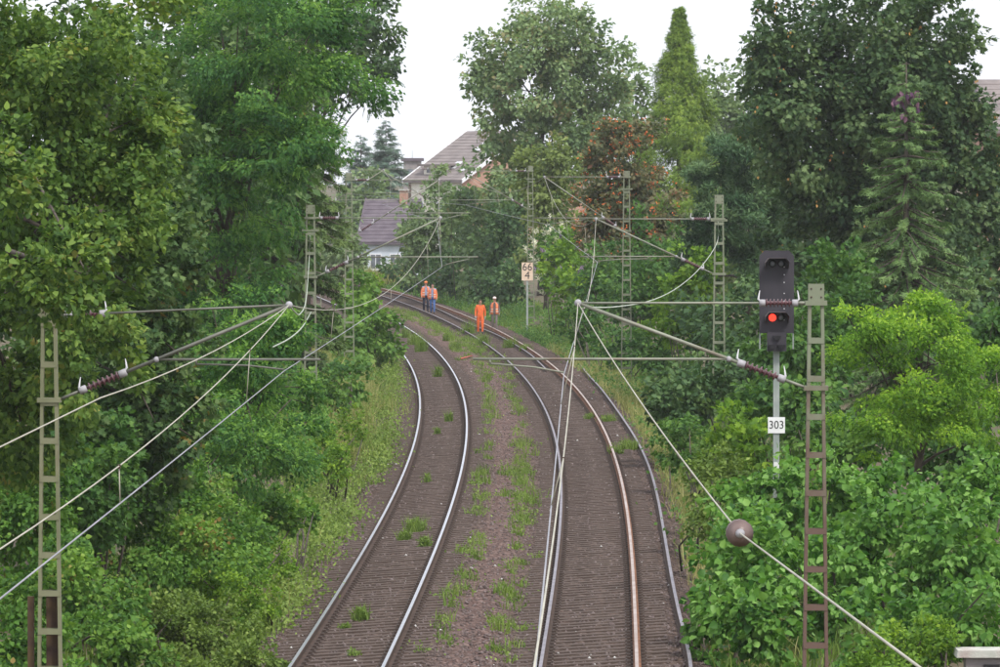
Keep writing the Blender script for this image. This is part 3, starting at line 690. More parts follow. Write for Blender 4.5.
def bush(name, label, blobs, mat, size, tm='leaf4', cov=5.0, seed=1, cat='bush', group=None, clump=.3, lump=.25, part='foliage', extra=None, n_st=4, kw=None, dens=1.0):
    cr = Crown(blobs, seed, clump=clump, lump=lump, dens=dens)
    cr_z = ground_z(cr.C[:, 0], cr.C[:, 1]); k = cr.C[:, 2] > cr_z + .1
    cr.C, cr.R, cr.out, cr.cf = cr.C[k], cr.R[k], cr.out[k], cr.cf[k]
    lv = cr.leaves(size, tm, cov, **(kw or {}))
    bx_, by_ = float(cr.C[:, 0].mean()), float(cr.C[:, 1].mean()); zb = float(ground_z(bx_, by_)); O = np.array([bx_, by_, zb])
    o = empty(name, O); tag(o, label, cat, group); V, T, c = lv; link(part, np_mesh(part, V - O, T, mat, tint=c), o)
    r = random.Random(seed); mb = MB()
    for i in range(n_st + len(blobs)*2):
        q = cr.C[r.randrange(len(cr.C))] - O; a = Vector((r.gauss(0, .3) + q[0]*.5, r.gauss(0, .3) + q[1]*.5, 0)); a.z = float(ground_z(a.x + O[0], a.y + O[1])) - zb - .1
        b = Vector(q); mb.tube([a, a.lerp(b, .5) + Vector((r.gauss(0, .12), r.gauss(0, .12), .15)), b], [.03, .022, .008], 5)
    s_ = mb.build('stems', [M['bark']], o); s_['kind'] = 'stuff'
    for nm, fn, m_ in (extra or []):
        V, T, c = fn(cr); link(nm, np_mesh(nm, V - O, T, m_, tint=c), o)['kind'] = 'stuff'
    return o
def conifer(name, label, px, D, ytop, R, mat, seed, droop=.35, sp=.45, step=.42, zlow=.06, power=.85, nb=6, per=20, cone=None, tm='spray', hang=.5, tip_up=.15, y0=None, tmean=.45):
    """trunk with whorls of drooping branches, each feathered with needle sprays"""
    r = np.random.default_rng(seed); X = PX(px, D); zb = float(ground_z(X, D)); ztop = PZ(ytop, D); H = ztop - zb; O = np.array([X, D, zb])
    o = empty(name, O); tag(o, label, 'conifer tree')
    tr = MB(); tr.tube([(0, 0, -.2), (0, 0, H*.5), (0, 0, H)], [.012*H + .05, .008*H + .02, .015], 8); tr.build('trunk', [M['bark']], o)
    P, AX, NR, SZ, TI = [], [], [], [], []; bm_ = MB(); z = H * zlow
    while z < H - .05:
        L0 = R * (1 - z/H) ** power + .08; n = nb if L0 > .6 else 4; a0 = r.random()*6.28
        for k in range(n):
            a = a0 + 6.28*k/n + r.normal(0, .25); L = L0 * r.uniform(.68, 1.14); rise = .12*(1 if z/H > .7 else 0)
            t = np.linspace(0, 1, 6); out = L*t; dz = (rise*L*t*2 - droop*L*(t**1.3) + tip_up*L*np.clip(t-.6, 0, 1)**1.5*2.5)
            pth = np.stack([out*math.cos(a), out*math.sin(a), min(z + r.normal(0, step*.6), H-.05) + dz*r.uniform(.7, 1.35)], 1)
            if k % 2 == 0 or L > 1.0: bm_.tube([tuple(p) for p in pth], [.035*L**.5*(1-.85*q) + .004 for q in t], 4)
            m = max(4, int(per * L / max(R, 1) * 1.6)); u = r.random(m) ** .6; ii = np.minimum((u*5).astype(int), 4); fr = u*5 - ii
            p = pth[ii]*(1-fr[:, None]) + pth[ii+1]*fr[:, None]; dr = norm_(pth[ii+1] - pth[ii])
            side = np.cross(dr, UP); s_ = np.where(r.random(m) < .5, -1, 1)[:, None]
            ax = .65*dr + .75*s_*norm_(side)*r.random((m, 1)) - hang*UP*r.uniform(.3, 1.2, (m, 1)) + .18*r.normal(size=(m, 3))
            P.append(p); AX.append(ax); NR.append(UP*.7 + dr*.5 + .5*r.normal(size=(m, 3))); SZ.append(sp*(.55 + .6*r.random(m))*(.55+.45*min(1, L/1.2))); TI.append(tmean + r.normal(0, .1) + r.normal(0, .14, m) + .18*(u > .85))
        z += step * (0.75 + .5*r.random()) * (1 if L0 > .7 else .7)
    V, T, c = instance(np.concatenate(P), np.concatenate(AX), np.concatenate(NR), np.concatenate(SZ), tm, np.clip(np.concatenate(TI), 0, .99))
    link('needle_crown', np_mesh('needle_crown', V, T, mat, tint=c), o); b_ = bm_.build('branches', [M['bark']], o); b_['kind'] = 'stuff'
    if cone:
        z0, z1, n, m_ = cone; zz = H*(z0 + (z1-z0)*r.random(n)); a = r.random(n)*6.28; rr = (R*(1 - zz/H)**power)*r.uniform(.5, 1.0, n)
        pos = np.stack([rr*np.cos(a), rr*np.sin(a), zz - .1*rr], 1); V, T, c = instance(pos, np.tile(-UP, (n, 1)) + .3*r.normal(size=(n, 3)), r.normal(size=(n, 3)), np.full(n, .2), 'leaf6', r.random(n))
        link('cones', np_mesh('cones', V, T, m_, tint=c), o)['kind'] = 'stuff'
    return o
L_ = {}
def sat(c, f=1.17, g=1.2):
    y = .25*c[0] + .65*c[1] + .1*c[2]; q = [max(.004, (y + (v-y)*f)*g) for v in c]; return (q[0], q[1], q[2]*1.08)
def LM(name, *a, **k): L_[name] = leaf_mat('leaf_' + name, *[sat(c) for c in a], **k)
LM('olive', (.036, .072, .022), (.10, .165, .05), (.22, .30, .09), transl=.36, warm=(.30, .30, .08))
LM('maple', (.026, .055, .024), (.07, .118, .045), (.16, .22, .09), transl=.28, warm=(.25, .17, .05))
LM('robinia', (.025, .066, .028), (.078, .165, .053), (.22, .35, .095), transl=.38)
LM('robinia_y', (.05, .11, .025), (.15, .27, .055), (.34, .47, .10), transl=.42)
LM('spruce', (.026, .05, .02), (.06, .10, .037), (.14, .195, .07), transl=.15)
LM('spruce_l', (.05, .085, .035), (.10, .165, .065), (.20, .28, .115), transl=.15)
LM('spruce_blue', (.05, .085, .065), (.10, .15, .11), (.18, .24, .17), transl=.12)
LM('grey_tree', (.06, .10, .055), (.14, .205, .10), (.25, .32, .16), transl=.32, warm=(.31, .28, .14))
LM('dark_shrub', (.028, .056, .028), (.065, .115, .05), (.14, .205, .085), transl=.25)
LM('mid_shrub', (.035, .08, .028), (.085, .16, .05), (.18, .28, .08), transl=.33)
LM('light_shrub', (.055, .11, .028), (.14, .235, .055), (.29, .40, .085), transl=.4)
LM('muted', (.06, .09, .033), (.145, .19, .07), (.27, .32, .13), transl=.35)
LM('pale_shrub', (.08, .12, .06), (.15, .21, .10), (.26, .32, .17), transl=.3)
LM('rowan', (.055, .075, .04), (.12, .132, .068), (.205, .168, .095), transl=.3, warm=(.3, .15, .09))
LM('cypress', (.05, .09, .025), (.125, .195, .05), (.27, .35, .09), transl=.2)
LM('pine', (.03, .065, .033), (.075, .13, .062), (.165, .24, .115), transl=.12)
LM('dark_maple', (.028, .055, .028), (.068, .112, .05), (.155, .21, .095), transl=.26)
LM('knotweed', (.035, .09, .025), (.105, .21, .055), (.23, .37, .12), transl=.35, rough=.42)
LM('bramble', (.04, .09, .028), (.10, .19, .05), (.22, .33, .09), transl=.33, warm=(.30, .20, .07))
LM('grass', (.055, .09, .028), (.13, .19, .055), (.26, .33, .11), transl=.3)
LM('dry_grass', (.13, .155, .055), (.25, .26, .11), (.42, .38, .20), transl=.25)
LM('berries', (.36, .09, .04), (.50, .14, .06), (.58, .21, .09), transl=.0, rough=.4)
LM('keys', (.22, .13, .06), (.36, .21, .09), (.5, .33, .14), transl=.2)
LM('purple', (.10, .06, .11), (.2, .12, .22), (.34, .24, .40), transl=.1)
LM('cone', (.06, .03, .055), (.10, .055, .085), (.16, .09, .11), transl=.0)
LM('plume', (.5, .5, .38), (.6, .6, .47), (.72, .70, .58), transl=.2)

# ---------------------------------------------------------------- trees on the left
cr = Crown([(30, 110, 150, 190, 81), (75, 285, 80, 120, 80), (-70, 250, 150, 260, 83), (20, 400, 70, 60, 82), (48, 278, 60, 56, 69.4, .5), (0, 180, 60, 60, 70, .6), (135, 150, 45, 75, 81)], 11, clump=.19, lump=.3)
tree('broadleaf_tree', 'tall yellow-green broadleaf tree filling the upper left corner', 'tree', -110, 82, cr, [cr.leaves(.10, 'leaf6', 4.6, up=.5, outw=.5, tmean=.47, tsd=.2)], L_['olive'], r0=.24, seed=1)
cr = Crown([(150, 300, 62, 150, 97), (110, 170, 90, 150, 99), (60, 440, 110, 110, 97), (160, 420, 50, 70, 97)], 12, clump=.22, lump=.28)
tree('maple_tree', 'dark green maple behind the yellow-green tree on the left', 'tree', 60, 98, cr, [cr.leaves(.13, 'lobed', 5.0, up=.4, outw=.6, tmean=.46, tsd=.17)], L_['maple'], r0=.2, seed=2)
cr = Crown([(260, 50, 105, 120, 135), (285, 150, 58, 66, 134), (215, 190, 80, 130, 136), (325, 20, 30, 45, 135), (180, 300, 70, 90, 137), (190, 100, 60, 110, 136)], 13, clump=.32, lump=.3)
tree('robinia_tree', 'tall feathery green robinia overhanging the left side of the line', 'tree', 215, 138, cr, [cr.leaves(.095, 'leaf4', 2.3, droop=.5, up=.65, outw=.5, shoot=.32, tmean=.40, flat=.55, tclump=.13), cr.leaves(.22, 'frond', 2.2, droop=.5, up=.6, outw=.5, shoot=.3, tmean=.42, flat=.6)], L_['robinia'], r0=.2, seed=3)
cr = Crown([(235, 380, 75, 85, 107), (195, 430, 55, 60, 106), (280, 335, 34, 42, 107), (292, 440, 38, 46, 107), (250, 455, 55, 45, 105), (310, 395, 22, 30, 108), (255, 400, 60, 70, 110)], 14, clump=.34, lump=.3)
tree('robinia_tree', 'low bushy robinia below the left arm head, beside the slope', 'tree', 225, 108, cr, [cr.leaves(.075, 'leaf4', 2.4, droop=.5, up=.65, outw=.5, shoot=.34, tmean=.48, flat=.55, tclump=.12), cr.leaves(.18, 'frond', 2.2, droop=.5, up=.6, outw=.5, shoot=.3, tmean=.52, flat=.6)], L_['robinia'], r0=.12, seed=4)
conifer('spruce_tree', 'dark drooping spruce behind the left mast', 266, 188, -120, 2.75, L_['spruce'], 21, droop=.42, sp=.5, step=.34, per=110, nb=8, hang=.75)
conifer('spruce_tree', 'olive spruce top lit above the drooping spruce', 306, 204, 10, 2.9, L_['spruce'], 22, zlow=.40, droop=.4, sp=.45, step=.34, per=90, nb=7, hang=.55, tmean=.62)
cr = Crown([(345, 60, 52, 55, 240), (300, 40, 60, 80, 242), (380, 65, 26, 22, 239), (355, 10, 50, 40, 240)], 15, clump=.3, lump=.35)
tree('beech_tree', 'dark leafy tree edging the pale sky above the spruce', 'tree', 280, 243, cr, [cr.leaves(.26, 'leaf4', 3.2, tmean=.4)], L_['dark_maple'], r0=.22, seed=5)
cr = Crown([(40, 150, 220, 260, 150), (160, 330, 110, 120, 152), (210, 120, 120, 200, 156), (230, 360, 80, 90, 150)], 16, clump=.3)
tree('ash_tree', 'dark ash tree deep behind the left-hand trees', 'tree', 60, 152, cr, [cr.leaves(.34, 'leaf4', 3.5, tmean=.4)], L_['maple'], r0=.25, seed=6)

# ---------------------------------------------------------------- far centre
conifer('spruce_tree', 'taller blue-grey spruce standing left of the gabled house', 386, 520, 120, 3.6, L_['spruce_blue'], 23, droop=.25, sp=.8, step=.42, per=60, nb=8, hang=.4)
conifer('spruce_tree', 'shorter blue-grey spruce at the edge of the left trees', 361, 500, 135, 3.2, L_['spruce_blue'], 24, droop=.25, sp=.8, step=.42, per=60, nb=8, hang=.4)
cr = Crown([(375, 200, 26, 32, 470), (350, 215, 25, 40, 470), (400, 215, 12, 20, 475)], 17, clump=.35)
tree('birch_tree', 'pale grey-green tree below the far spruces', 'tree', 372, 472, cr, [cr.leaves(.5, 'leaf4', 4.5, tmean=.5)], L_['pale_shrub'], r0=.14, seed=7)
cr = Crown([(548, 70, 78, 74, 335), (500, 100, 40, 52, 334), (598, 125, 38, 55, 336), (545, 160, 68, 62, 335), (482, 75, 20, 26, 334), (560, 25, 50, 35, 335), (508, 200, 24, 45, 335), (610, 90, 24, 26, 336)], 31, clump=.27, lump=.3)
tree('lime_tree', 'big round grey-green broadleaf tree behind the far mast', 'tree', 543, 337, cr, [cr.leaves(.31, 'leaf4', 5.2, tmean=.62, tsd=.17, tclump=.15)], L_['grey_tree'], r0=.3, seed=8)
cr = Crown([(545, 205, 33, 55, 306), (528, 170, 16, 28, 306), (560, 160, 18, 22, 306), (565, 240, 25, 30, 306)], 32, clump=.3, lump=.3)
tree('sycamore_tree', 'light yellow-green young tree below the big round tree', 'tree', 545, 308, cr, [cr.leaves(.28, 'leaf4', 5, tmean=.5)], L_['muted'], r0=.1, seed=9)
cr = Crown([(622, 180, 46, 58, 258), (604, 225, 36, 50, 257), (655, 230, 34, 42, 258), (618, 135, 26, 20, 258)], 33, clump=.28, lump=.28)
nb_ = 520; r_ = np.random.default_rng(5); ci = r_.choice(len(cr.C), nb_); bp = cr.C[ci] + cr.out[ci]*cr.R[ci][:, None]*.9 + r_.normal(0, .12, (nb_, 3)); bp[:, 1] -= .25
ber = merge([instance(bp + r_.normal(0, .05, bp.shape), r_.normal(size=bp.shape), r_.normal(size=bp.shape), .06 + .04*r_.random(nb_), 'leaf6', r_.random(nb_)) for _ in range(4)])
tree('rowan_tree', 'rowan tree covered in orange-red berries', 'tree', 635, 260, cr, [cr.leaves(.24, 'leaf4', 6, tmean=.45, tsd=.2)], L_['rowan'], r0=.13, seed=10, extra=[('berries', ber, L_['berries'])])
def cypress():
    D = 282; X = PX(679, D); zb = float(ground_z(X, D)); H = PZ(6, D) - zb; O = np.array([X, D, zb]); r = np.random.default_rng(40); n = 1500
    z = H*(.03 + .96*r.random(n)**1.15); a = r.random(n)*6.28; R = 3.9*(1 - z/H)**1.0*(1 + .2*np.sin(a*3 + z*1.3) + .16*np.sin(a*5 - z*2.3)) + .05
    C = np.stack([R*np.cos(a)*r.uniform(.75, 1.05, n), R*np.sin(a)*r.uniform(.75, 1.05, n), z], 1); P, AX, NR, SZ, TI = [], [], [], [], []
    for i in range(n):
        m = 60; d = norm_(np.array([math.cos(a[i]), math.sin(a[i]), .1])); q = r.normal(0, 1, (m, 3))*np.array([.19, .19, .16])*(1 if z[i] < H*.8 else .55 if z[i] < H*.92 else .28)
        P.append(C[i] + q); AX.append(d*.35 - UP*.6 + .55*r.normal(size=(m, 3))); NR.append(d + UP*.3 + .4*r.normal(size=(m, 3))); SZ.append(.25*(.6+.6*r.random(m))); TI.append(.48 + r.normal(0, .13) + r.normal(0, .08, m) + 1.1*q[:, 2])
    o = empty('cypress_tree', O); tag(o, 'narrow golden-green cypress pointing into the pale sky', 'conifer tree')
    V, T, c = instance(np.concatenate(P), np.concatenate(AX), np.concatenate(NR), np.concatenate(SZ), 'spray', np.clip(np.concatenate(TI), 0, .99))
    link('crown', np_mesh('crown', V, T, L_['cypress'], tint=c), o); MB().tube([(0, 0, -.2), (0, 0, H*.6), (0, 0, H*.98)], [.22, .12, .02], 8).build('trunk', [M['bark']], o)
cypress()
cr = Crown([(632, 100, 18, 45, 372), (640, 130, 20, 40, 372)], 34, clump=.3)
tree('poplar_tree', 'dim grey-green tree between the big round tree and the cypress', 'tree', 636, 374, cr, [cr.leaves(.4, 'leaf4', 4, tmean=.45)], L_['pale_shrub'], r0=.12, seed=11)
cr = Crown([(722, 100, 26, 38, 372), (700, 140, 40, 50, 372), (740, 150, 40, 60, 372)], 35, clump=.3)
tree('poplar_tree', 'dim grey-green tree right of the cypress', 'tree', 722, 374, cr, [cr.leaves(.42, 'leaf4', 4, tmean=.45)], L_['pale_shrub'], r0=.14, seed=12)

# ---------------------------------------------------------------- right side
cr = Crown([(745, 170, 48, 60, 206), (722, 225, 42, 45, 205), (765, 110, 22, 50, 207), (755, 250, 45, 60, 206), (705, 180, 24, 22, 205), (700, 270, 25, 40, 206)], 41, clump=.44, lump=.4, dens=.6)
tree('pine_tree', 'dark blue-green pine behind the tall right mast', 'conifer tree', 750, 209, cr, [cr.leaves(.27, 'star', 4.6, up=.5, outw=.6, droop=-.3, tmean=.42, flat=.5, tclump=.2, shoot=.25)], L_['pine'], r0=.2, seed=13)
cr = Crown([(860, 80, 110, 100, 186), (795, 110, 55, 100, 185), (940, 190, 52, 110, 186), (850, 220, 85, 80, 187), (768, 40, 22, 55, 184), (905, 60, 78, 90, 186), (930, 130, 60, 90, 187), (820, 290, 80, 60, 187), (960, 290, 60, 60, 186), (960, 110, 22, 70, 186), (985, 200, 30, 60, 187), (1000, 290, 40, 70, 187)], 42, clump=.25, lump=.3)
nk = 260; r_ = np.random.default_rng(6); ci = r_.choice(len(cr.C), nk); kp = cr.C[ci] + cr.out[ci]*cr.R[ci][:, None]*.9; kp[:, 1] -= .3
keys = merge([instance(kp + r_.normal(0, .06, kp.shape), -np.tile(UP, (nk, 1)) + .3*r_.normal(size=kp.shape), r_.normal(size=kp.shape), .07 + .06*r_.random(nk), 'leaf6', r_.random(nk)) for _ in range(2)])
tree('maple_tree', 'huge dark maple with brown seed bunches at upper right', 'tree', 842, 189, cr, [cr.leaves(.19, 'lobed', 5.4, tmean=.48, tsd=.18, up=.45, outw=.55)], L_['dark_maple'], r0=.3, seed=14, extra=[('seed_bunches', keys, L_['keys'])])
conifer('spruce_tree', 'green spruce with purple cones near its tip before the dark maple', 906, 152, 62, 2.6, L_['spruce_l'], 25, droop=.42, sp=.32, step=.30, per=95, nb=8, hang=.45, cone=(.85, .93, 45, L_['cone']), power=.8, tmean=.5)
cr = Crown([(905, 365, 75, 65, 110), (975, 385, 45, 75, 110), (862, 330, 26, 36, 109), (930, 320, 45, 32, 110), (900, 420, 70, 40, 109)], 43, clump=.36, lump=.3, dens=.75)
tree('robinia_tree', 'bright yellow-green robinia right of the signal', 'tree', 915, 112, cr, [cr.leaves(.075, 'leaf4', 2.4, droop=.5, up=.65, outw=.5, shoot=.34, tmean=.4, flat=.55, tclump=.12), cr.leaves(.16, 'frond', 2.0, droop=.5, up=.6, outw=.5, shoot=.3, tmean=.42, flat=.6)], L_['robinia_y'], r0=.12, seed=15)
cr = Crown([(880, 200, 140, 130, 240), (780, 220, 70, 90, 242)], 44, clump=.3)
tree('beech_tree', 'dark beech deep behind the huge maple', 'tree', 880, 243, cr, [cr.leaves(.36, 'leaf4', 3.5, tmean=.4)], L_['dark_maple'], r0=.25, seed=16)
# ---------------------------------------------------------------- undergrowth
G1 = 'bushes on the left slope'; G2 = 'bushes along the right verge'
kwb = dict(up=.5, outw=.6, rnd=.55)
bush('bramble_bush', 'bramble thicket around the foot of the olive mast', [(60, 600, 95, 75, 88), (20, 520, 80, 80, 90), (110, 660, 70, 45, 85)], L_['bramble'], .10, 'leaf6', 4.6, 51, group=G1, kw=kwb)
bush('bramble_bush', 'bramble thicket in the middle of the left slope', [(165, 565, 90, 70, 97), (125, 510, 60, 45, 99), (215, 540, 60, 45, 100), (185, 485, 45, 40, 103)], L_['bramble'], .09, 'leaf6', 4.6, 52, group=G1, kw=kwb)
bush('hazel_bush', 'dark leafy bush behind the olive mast', [(70, 490, 90, 60, 94), (105, 450, 45, 45, 95)], L_['mid_shrub'], .12, 'lobed', 5, 53, group=G1, kw=dict(tmean=.38))
bush('bramble_bush', 'brambles in the lower left corner', [(10, 660, 60, 60, 80), (50, 690, 60, 50, 79)], L_['bramble'], .10, 'leaf6', 4.6, 50, group=G1, kw=dict(up=.5, outw=.6, rnd=.55))
bush('weed_bush', 'yellowish fine-leaved weeds at the bottom of the left slope', [(190, 635, 65, 52, 90), (140, 690, 80, 50, 86), (245, 665, 34, 40, 86.5)], L_['grass'], .075, 'leaf4', 4.6, 54, group=G1, clump=.2)
bush('weed_bush', 'fresh green weeds beside the polished left rail', [(248, 605, 30, 36, 95), (222, 590, 36, 36, 96), (282, 565, 18, 24, 103)], L_['light_shrub'], .07, 'leaf4', 4.6, 55, group=G1, clump=.2)
bush('bramble_bush', 'brambles under the low robinia', [(262, 515, 42, 30, 110), (305, 515, 18, 22, 114), (230, 560, 40, 28, 104)], L_['bramble'], .10, 'leaf6', 5, 56, group=G1, kw=kwb, clump=.22)
bush('weed_bush', 'weeds along the bend beside the dry grass', [(338, 465, 18, 24, 133), (322, 445, 24, 28, 137), (352, 425, 14, 20, 152)], L_['light_shrub'], .08, 'leaf4', 4.4, 57, group=G1, clump=.2)
bush('elder_bush', 'round elder bush hiding the far end of the polished rails', [(364, 330, 34, 44, 226), (338, 348, 30, 46, 224), (387, 352, 17, 24, 227), (352, 298, 20, 24, 229), (350, 375, 30, 24, 215)], L_['mid_shrub'], .22, 'leaf6', 5, 58, group=G1, kw=dict(tmean=.68))
bush('elder_bush', 'leafy bush at the foot of the spruce-side mast', [(325, 395, 28, 30, 172), (350, 385, 22, 24, 178), (298, 400, 26, 36, 168)], L_['mid_shrub'], .16, 'leaf6', 4.6, 59, group=G1)
bush('sapling', 'small yellow-green sapling in front of the far bend', [(375, 285, 8, 12, 300), (368, 295, 8, 10, 300)], L_['light_shrub'], .2, 'leaf6', 4.5, 60, group=G1, cat='sapling')
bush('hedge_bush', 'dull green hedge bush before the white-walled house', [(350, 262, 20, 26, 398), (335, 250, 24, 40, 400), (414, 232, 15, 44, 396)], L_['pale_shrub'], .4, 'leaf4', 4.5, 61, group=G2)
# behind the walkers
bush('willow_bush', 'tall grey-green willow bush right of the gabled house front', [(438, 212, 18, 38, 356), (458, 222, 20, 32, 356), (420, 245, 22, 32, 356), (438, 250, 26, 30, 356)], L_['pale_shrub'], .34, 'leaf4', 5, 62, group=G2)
bush('hawthorn_bush', 'pale yellow-green bush behind the two jacketed walkers', [(470, 225, 30, 45, 345), (485, 260, 30, 34, 343)], L_['grey_tree'], .32, 'leaf4', 5, 63, group=G2)
bush('elder_bush', 'dense green bush hiding the foot of the gabled house', [(468, 232, 34, 44, 398), (500, 225, 30, 50, 398)], L_['mid_shrub'], .34, 'leaf4', 5.5, 77, group=G2, kw=dict(tmean=.35))
bush('hazel_bush', 'dark bush left of the kilometre sign', [(505, 245, 30, 50, 322), (512, 285, 26, 26, 318), (488, 285, 24, 20, 322)], L_['dark_shrub'], .3, 'leaf4', 5, 64, group=G2)
bush('hazel_bush', 'dark bush directly behind the two jacketed walkers', [(450, 275, 32, 24, 350), (420, 275, 22, 14, 362), (400, 268, 20, 14, 372)], L_['dark_shrub'], .32, 'leaf4', 5, 65, group=G2)
def flowers(mat_, n, size, tm='spray', up=1.0):
    def fn(cr):
        r = cr.r; ci = r.choice(len(cr.C), n); p = cr.C[ci] + cr.out[ci]*cr.R[ci][:, None]*.95; p[:, 1] -= .15
        return merge([instance(p + r.normal(0, size*.12, p.shape), UP*up + cr.out[ci]*.6 + .25*r.normal(size=p.shape), r.normal(size=p.shape), size*(.6 + .7*r.random(n)), tm, r.random(n)) for _ in range(3)])
    return fn
bush('buddleia_bush', 'yellow-green buddleia with a few purple flower spikes', [(566, 258, 20, 36, 272), (562, 290, 15, 26, 270), (580, 285, 20, 26, 268)], L_['light_shrub'], .24, 'leaf6', 4.6, 66, group=G2, extra=[('flower_spikes', flowers(L_['purple'], 22, .34), L_['purple'])])
bush('spirea_bush', 'bush with whitish plumes beside the kilometre sign', [(554, 245, 17, 32, 300), (548, 275, 14, 22, 300)], L_['mid_shrub'], .24, 'leaf4', 4.6, 67, group=G2, extra=[('plumes', flowers(L_['plume'], 60, .5), L_['plume'])])
bush('willow_bush', 'broad grey-green willow bush between the two nearer right masts', [(650, 262, 45, 48, 236), (600, 285, 34, 46, 243), (640, 300, 50, 34, 234)], L_['mid_shrub'], .24, 'leaf4', 5, 68, group=G2, kw=dict(tmean=.36))
bush('dogwood_bush', 'bright green bush left of the tall right mast', [(692, 285, 24, 44, 196), (672, 315, 24, 30, 198), (700, 325, 26, 28, 190)], L_['light_shrub'], .2, 'leaf6', 4.8, 69, group=G2, kw=dict(tmean=.4))
bush('hazel_bush', 'dark bush below the registration tube on the right verge', [(585, 330, 28, 24, 230), (620, 345, 30, 22, 222), (655, 350, 28, 24, 208)], L_['mid_shrub'], .2, 'leaf4', 4.8, 70, group=G2, kw=dict(tmean=.3))
bush('elder_bush', 'dark broad-leaved bush around the foot of the tall right mast', [(700, 385, 45, 36, 148), (675, 405, 30, 30, 146), (735, 365, 36, 40, 152), (770, 370, 44, 50, 150)], L_['dark_shrub'], .17, 'leaf6', 5, 71, group=G2, kw=dict(tmean=.5))
bush('hazel_bush', 'dark green bush directly behind the light signal', [(800, 350, 60, 60, 140), (840, 300, 50, 60, 146), (790, 410, 60, 50, 132)], L_['mid_shrub'], .17, 'leaf6', 5, 72, group=G2, kw=dict(tmean=.33))
bush('maple_sapling', 'light yellow-green maple sapling left of the signal post', [(735, 432, 24, 30, 118), (750, 450, 20, 26, 117), (718, 450, 16, 20, 118)], L_['light_shrub'], .15, 'lobed', 5, 73, group=G2, cat='sapling')
bush('elder_bush', 'leafy bush between signal post and bright robinia', [(830, 440, 50, 30, 118), (870, 450, 50, 32, 117), (810, 405, 30, 30, 124)], L_['mid_shrub'], .15, 'leaf6', 5, 74, group=G2)
bush('elder_bush', 'shaded bush under the bright robinia at the right edge', [(950, 450, 60, 40, 118), (1000, 470, 40, 50, 118), (1000, 360, 40, 60, 124)], L_['mid_shrub'], .16, 'leaf6', 5, 75, group=G2, kw=dict(tmean=.35))
bush('dark_thicket', 'shaded thicket under the huge maple', [(850, 330, 110, 60, 176), (950, 340, 80, 70, 176), (740, 330, 60, 60, 182)], L_['dark_shrub'], .24, 'leaf4', 4.5, 76, group=G2)
# knotweed
G3 = 'knotweed stands at the lower right'; kwk = dict(up=.4, outw=.6, rnd=.6, droop=.6, sv=.5, tsd=.23, tmean=.5)
bush('knotweed_stand', 'big-leaved knotweed stand leaning towards the loose rail', [(738, 585, 52, 85, 90), (712, 625, 26, 60, 88), (765, 640, 50, 60, 86)], L_['knotweed'], .122, 'heart', 4.2, 81, cat='knotweed', group=G3, kw=kwk, clump=.22)
bush('knotweed_stand', 'big-leaved knotweed stand around the number plate post', [(770, 510, 52, 46, 99), (820, 500, 60, 48, 99), (745, 545, 40, 40, 97)], L_['knotweed'], .12, 'heart', 4.2, 82, cat='knotweed', group=G3, kw=kwk, clump=.22)
bush('knotweed_stand', 'big-leaved knotweed stand right behind the rust-brown mast', [(860, 560, 75, 80, 93), (830, 610, 60, 70, 90)], L_['knotweed'], .122, 'heart', 4.2, 83, cat='knotweed', group=G3, kw=kwk, clump=.22)
bush('knotweed_stand', 'big-leaved knotweed stand at the right edge', [(955, 555, 75, 70, 92), (900, 510, 70, 50, 97), (980, 500, 50, 50, 98)], L_['knotweed'], .122, 'heart', 4.2, 84, cat='knotweed', group=G3, kw=kwk, clump=.22)
bush('knotweed_stand', 'big-leaved knotweed stand above the concrete ledge', [(965, 625, 55, 50, 84), (900, 640, 60, 50, 85)], L_['knotweed'], .122, 'heart', 4.2, 85, cat='knotweed', group=G3, kw=kwk, clump=.22)
bush('broom_bush', 'fine yellow-green shrub left of the concrete ledge', [(915, 655, 44, 40, 76.5), (940, 640, 26, 30, 76.5), (870, 675, 36, 25, 76)], L_['light_shrub'], .075, 'leaf4', 4.2, 86, group=G2, clump=.18)
bush('weed_bush', 'green weeds between loose rail and knotweed', [(712, 520, 24, 36, 106), (705, 480, 22, 30, 112), (725, 480, 26, 32, 114)], L_['grass'], .10, 'leaf4', 4.4, 87, group=G2, clump=.2)
bush('weed_bush', 'weeds at the edge of the right verge near the sapling', [(680, 440, 30, 26, 134), (705, 455, 22, 22, 128)], L_['mid_shrub'], .12, 'leaf6', 4.4, 88, group=G2, clump=.2)

# grass: tufts of blades
def blades(x, d, z, h, lean, width, tint, r):
    n = len(x); a = r.random(n)*6.28; b = r.random(n)*6.28; w = width*(.6+.8*r.random(n))
    base = np.stack([x, d, z], 1); sdv = np.stack([np.cos(a)*w, np.sin(a)*w, 0*w], 1)
    top = base + np.stack([np.cos(b)*lean*h, np.sin(b)*lean*h, h], 1); mid = base*.5 + top*.5 + np.stack([-np.cos(b)*lean*h*.18, -np.sin(b)*lean*h*.18, h*.1], 1)
    V = np.stack([base - sdv, base + sdv, mid + sdv*.8, mid - sdv*.8, top], 1).reshape(-1, 3)
    T = np.array([(0, 1, 2), (0, 2, 3), (3, 2, 4)])[None] + (np.arange(n)*5)[:, None, None]
    return V, T.reshape(-1, 3), np.repeat(np.clip(tint, 0, .99), 5)
def tufts(cx, cd_, zf, per, rad, h, width, seed, tmean=.45, lean=.45):
    r = np.random.default_rng(seed); n = len(cx); k = np.repeat(np.arange(n), per); m = len(k)
    sc = (.55 + .9*r.random(n)); rr = np.sqrt(r.random(m))*rad*sc[k]; a = r.random(m)*6.28
    x = cx[k] + rr*np.cos(a); d = cd_[k] + rr*np.sin(a)*1.5; z = zf(x, d) - .02
    hh = h*sc[k]*(.5 + .7*r.random(m)); ti = tmean + r.normal(0, .13, n)[k] + r.normal(0, .13, m)
    return blades(x, d, z, hh, lean*r.random(m), width, ti, r)
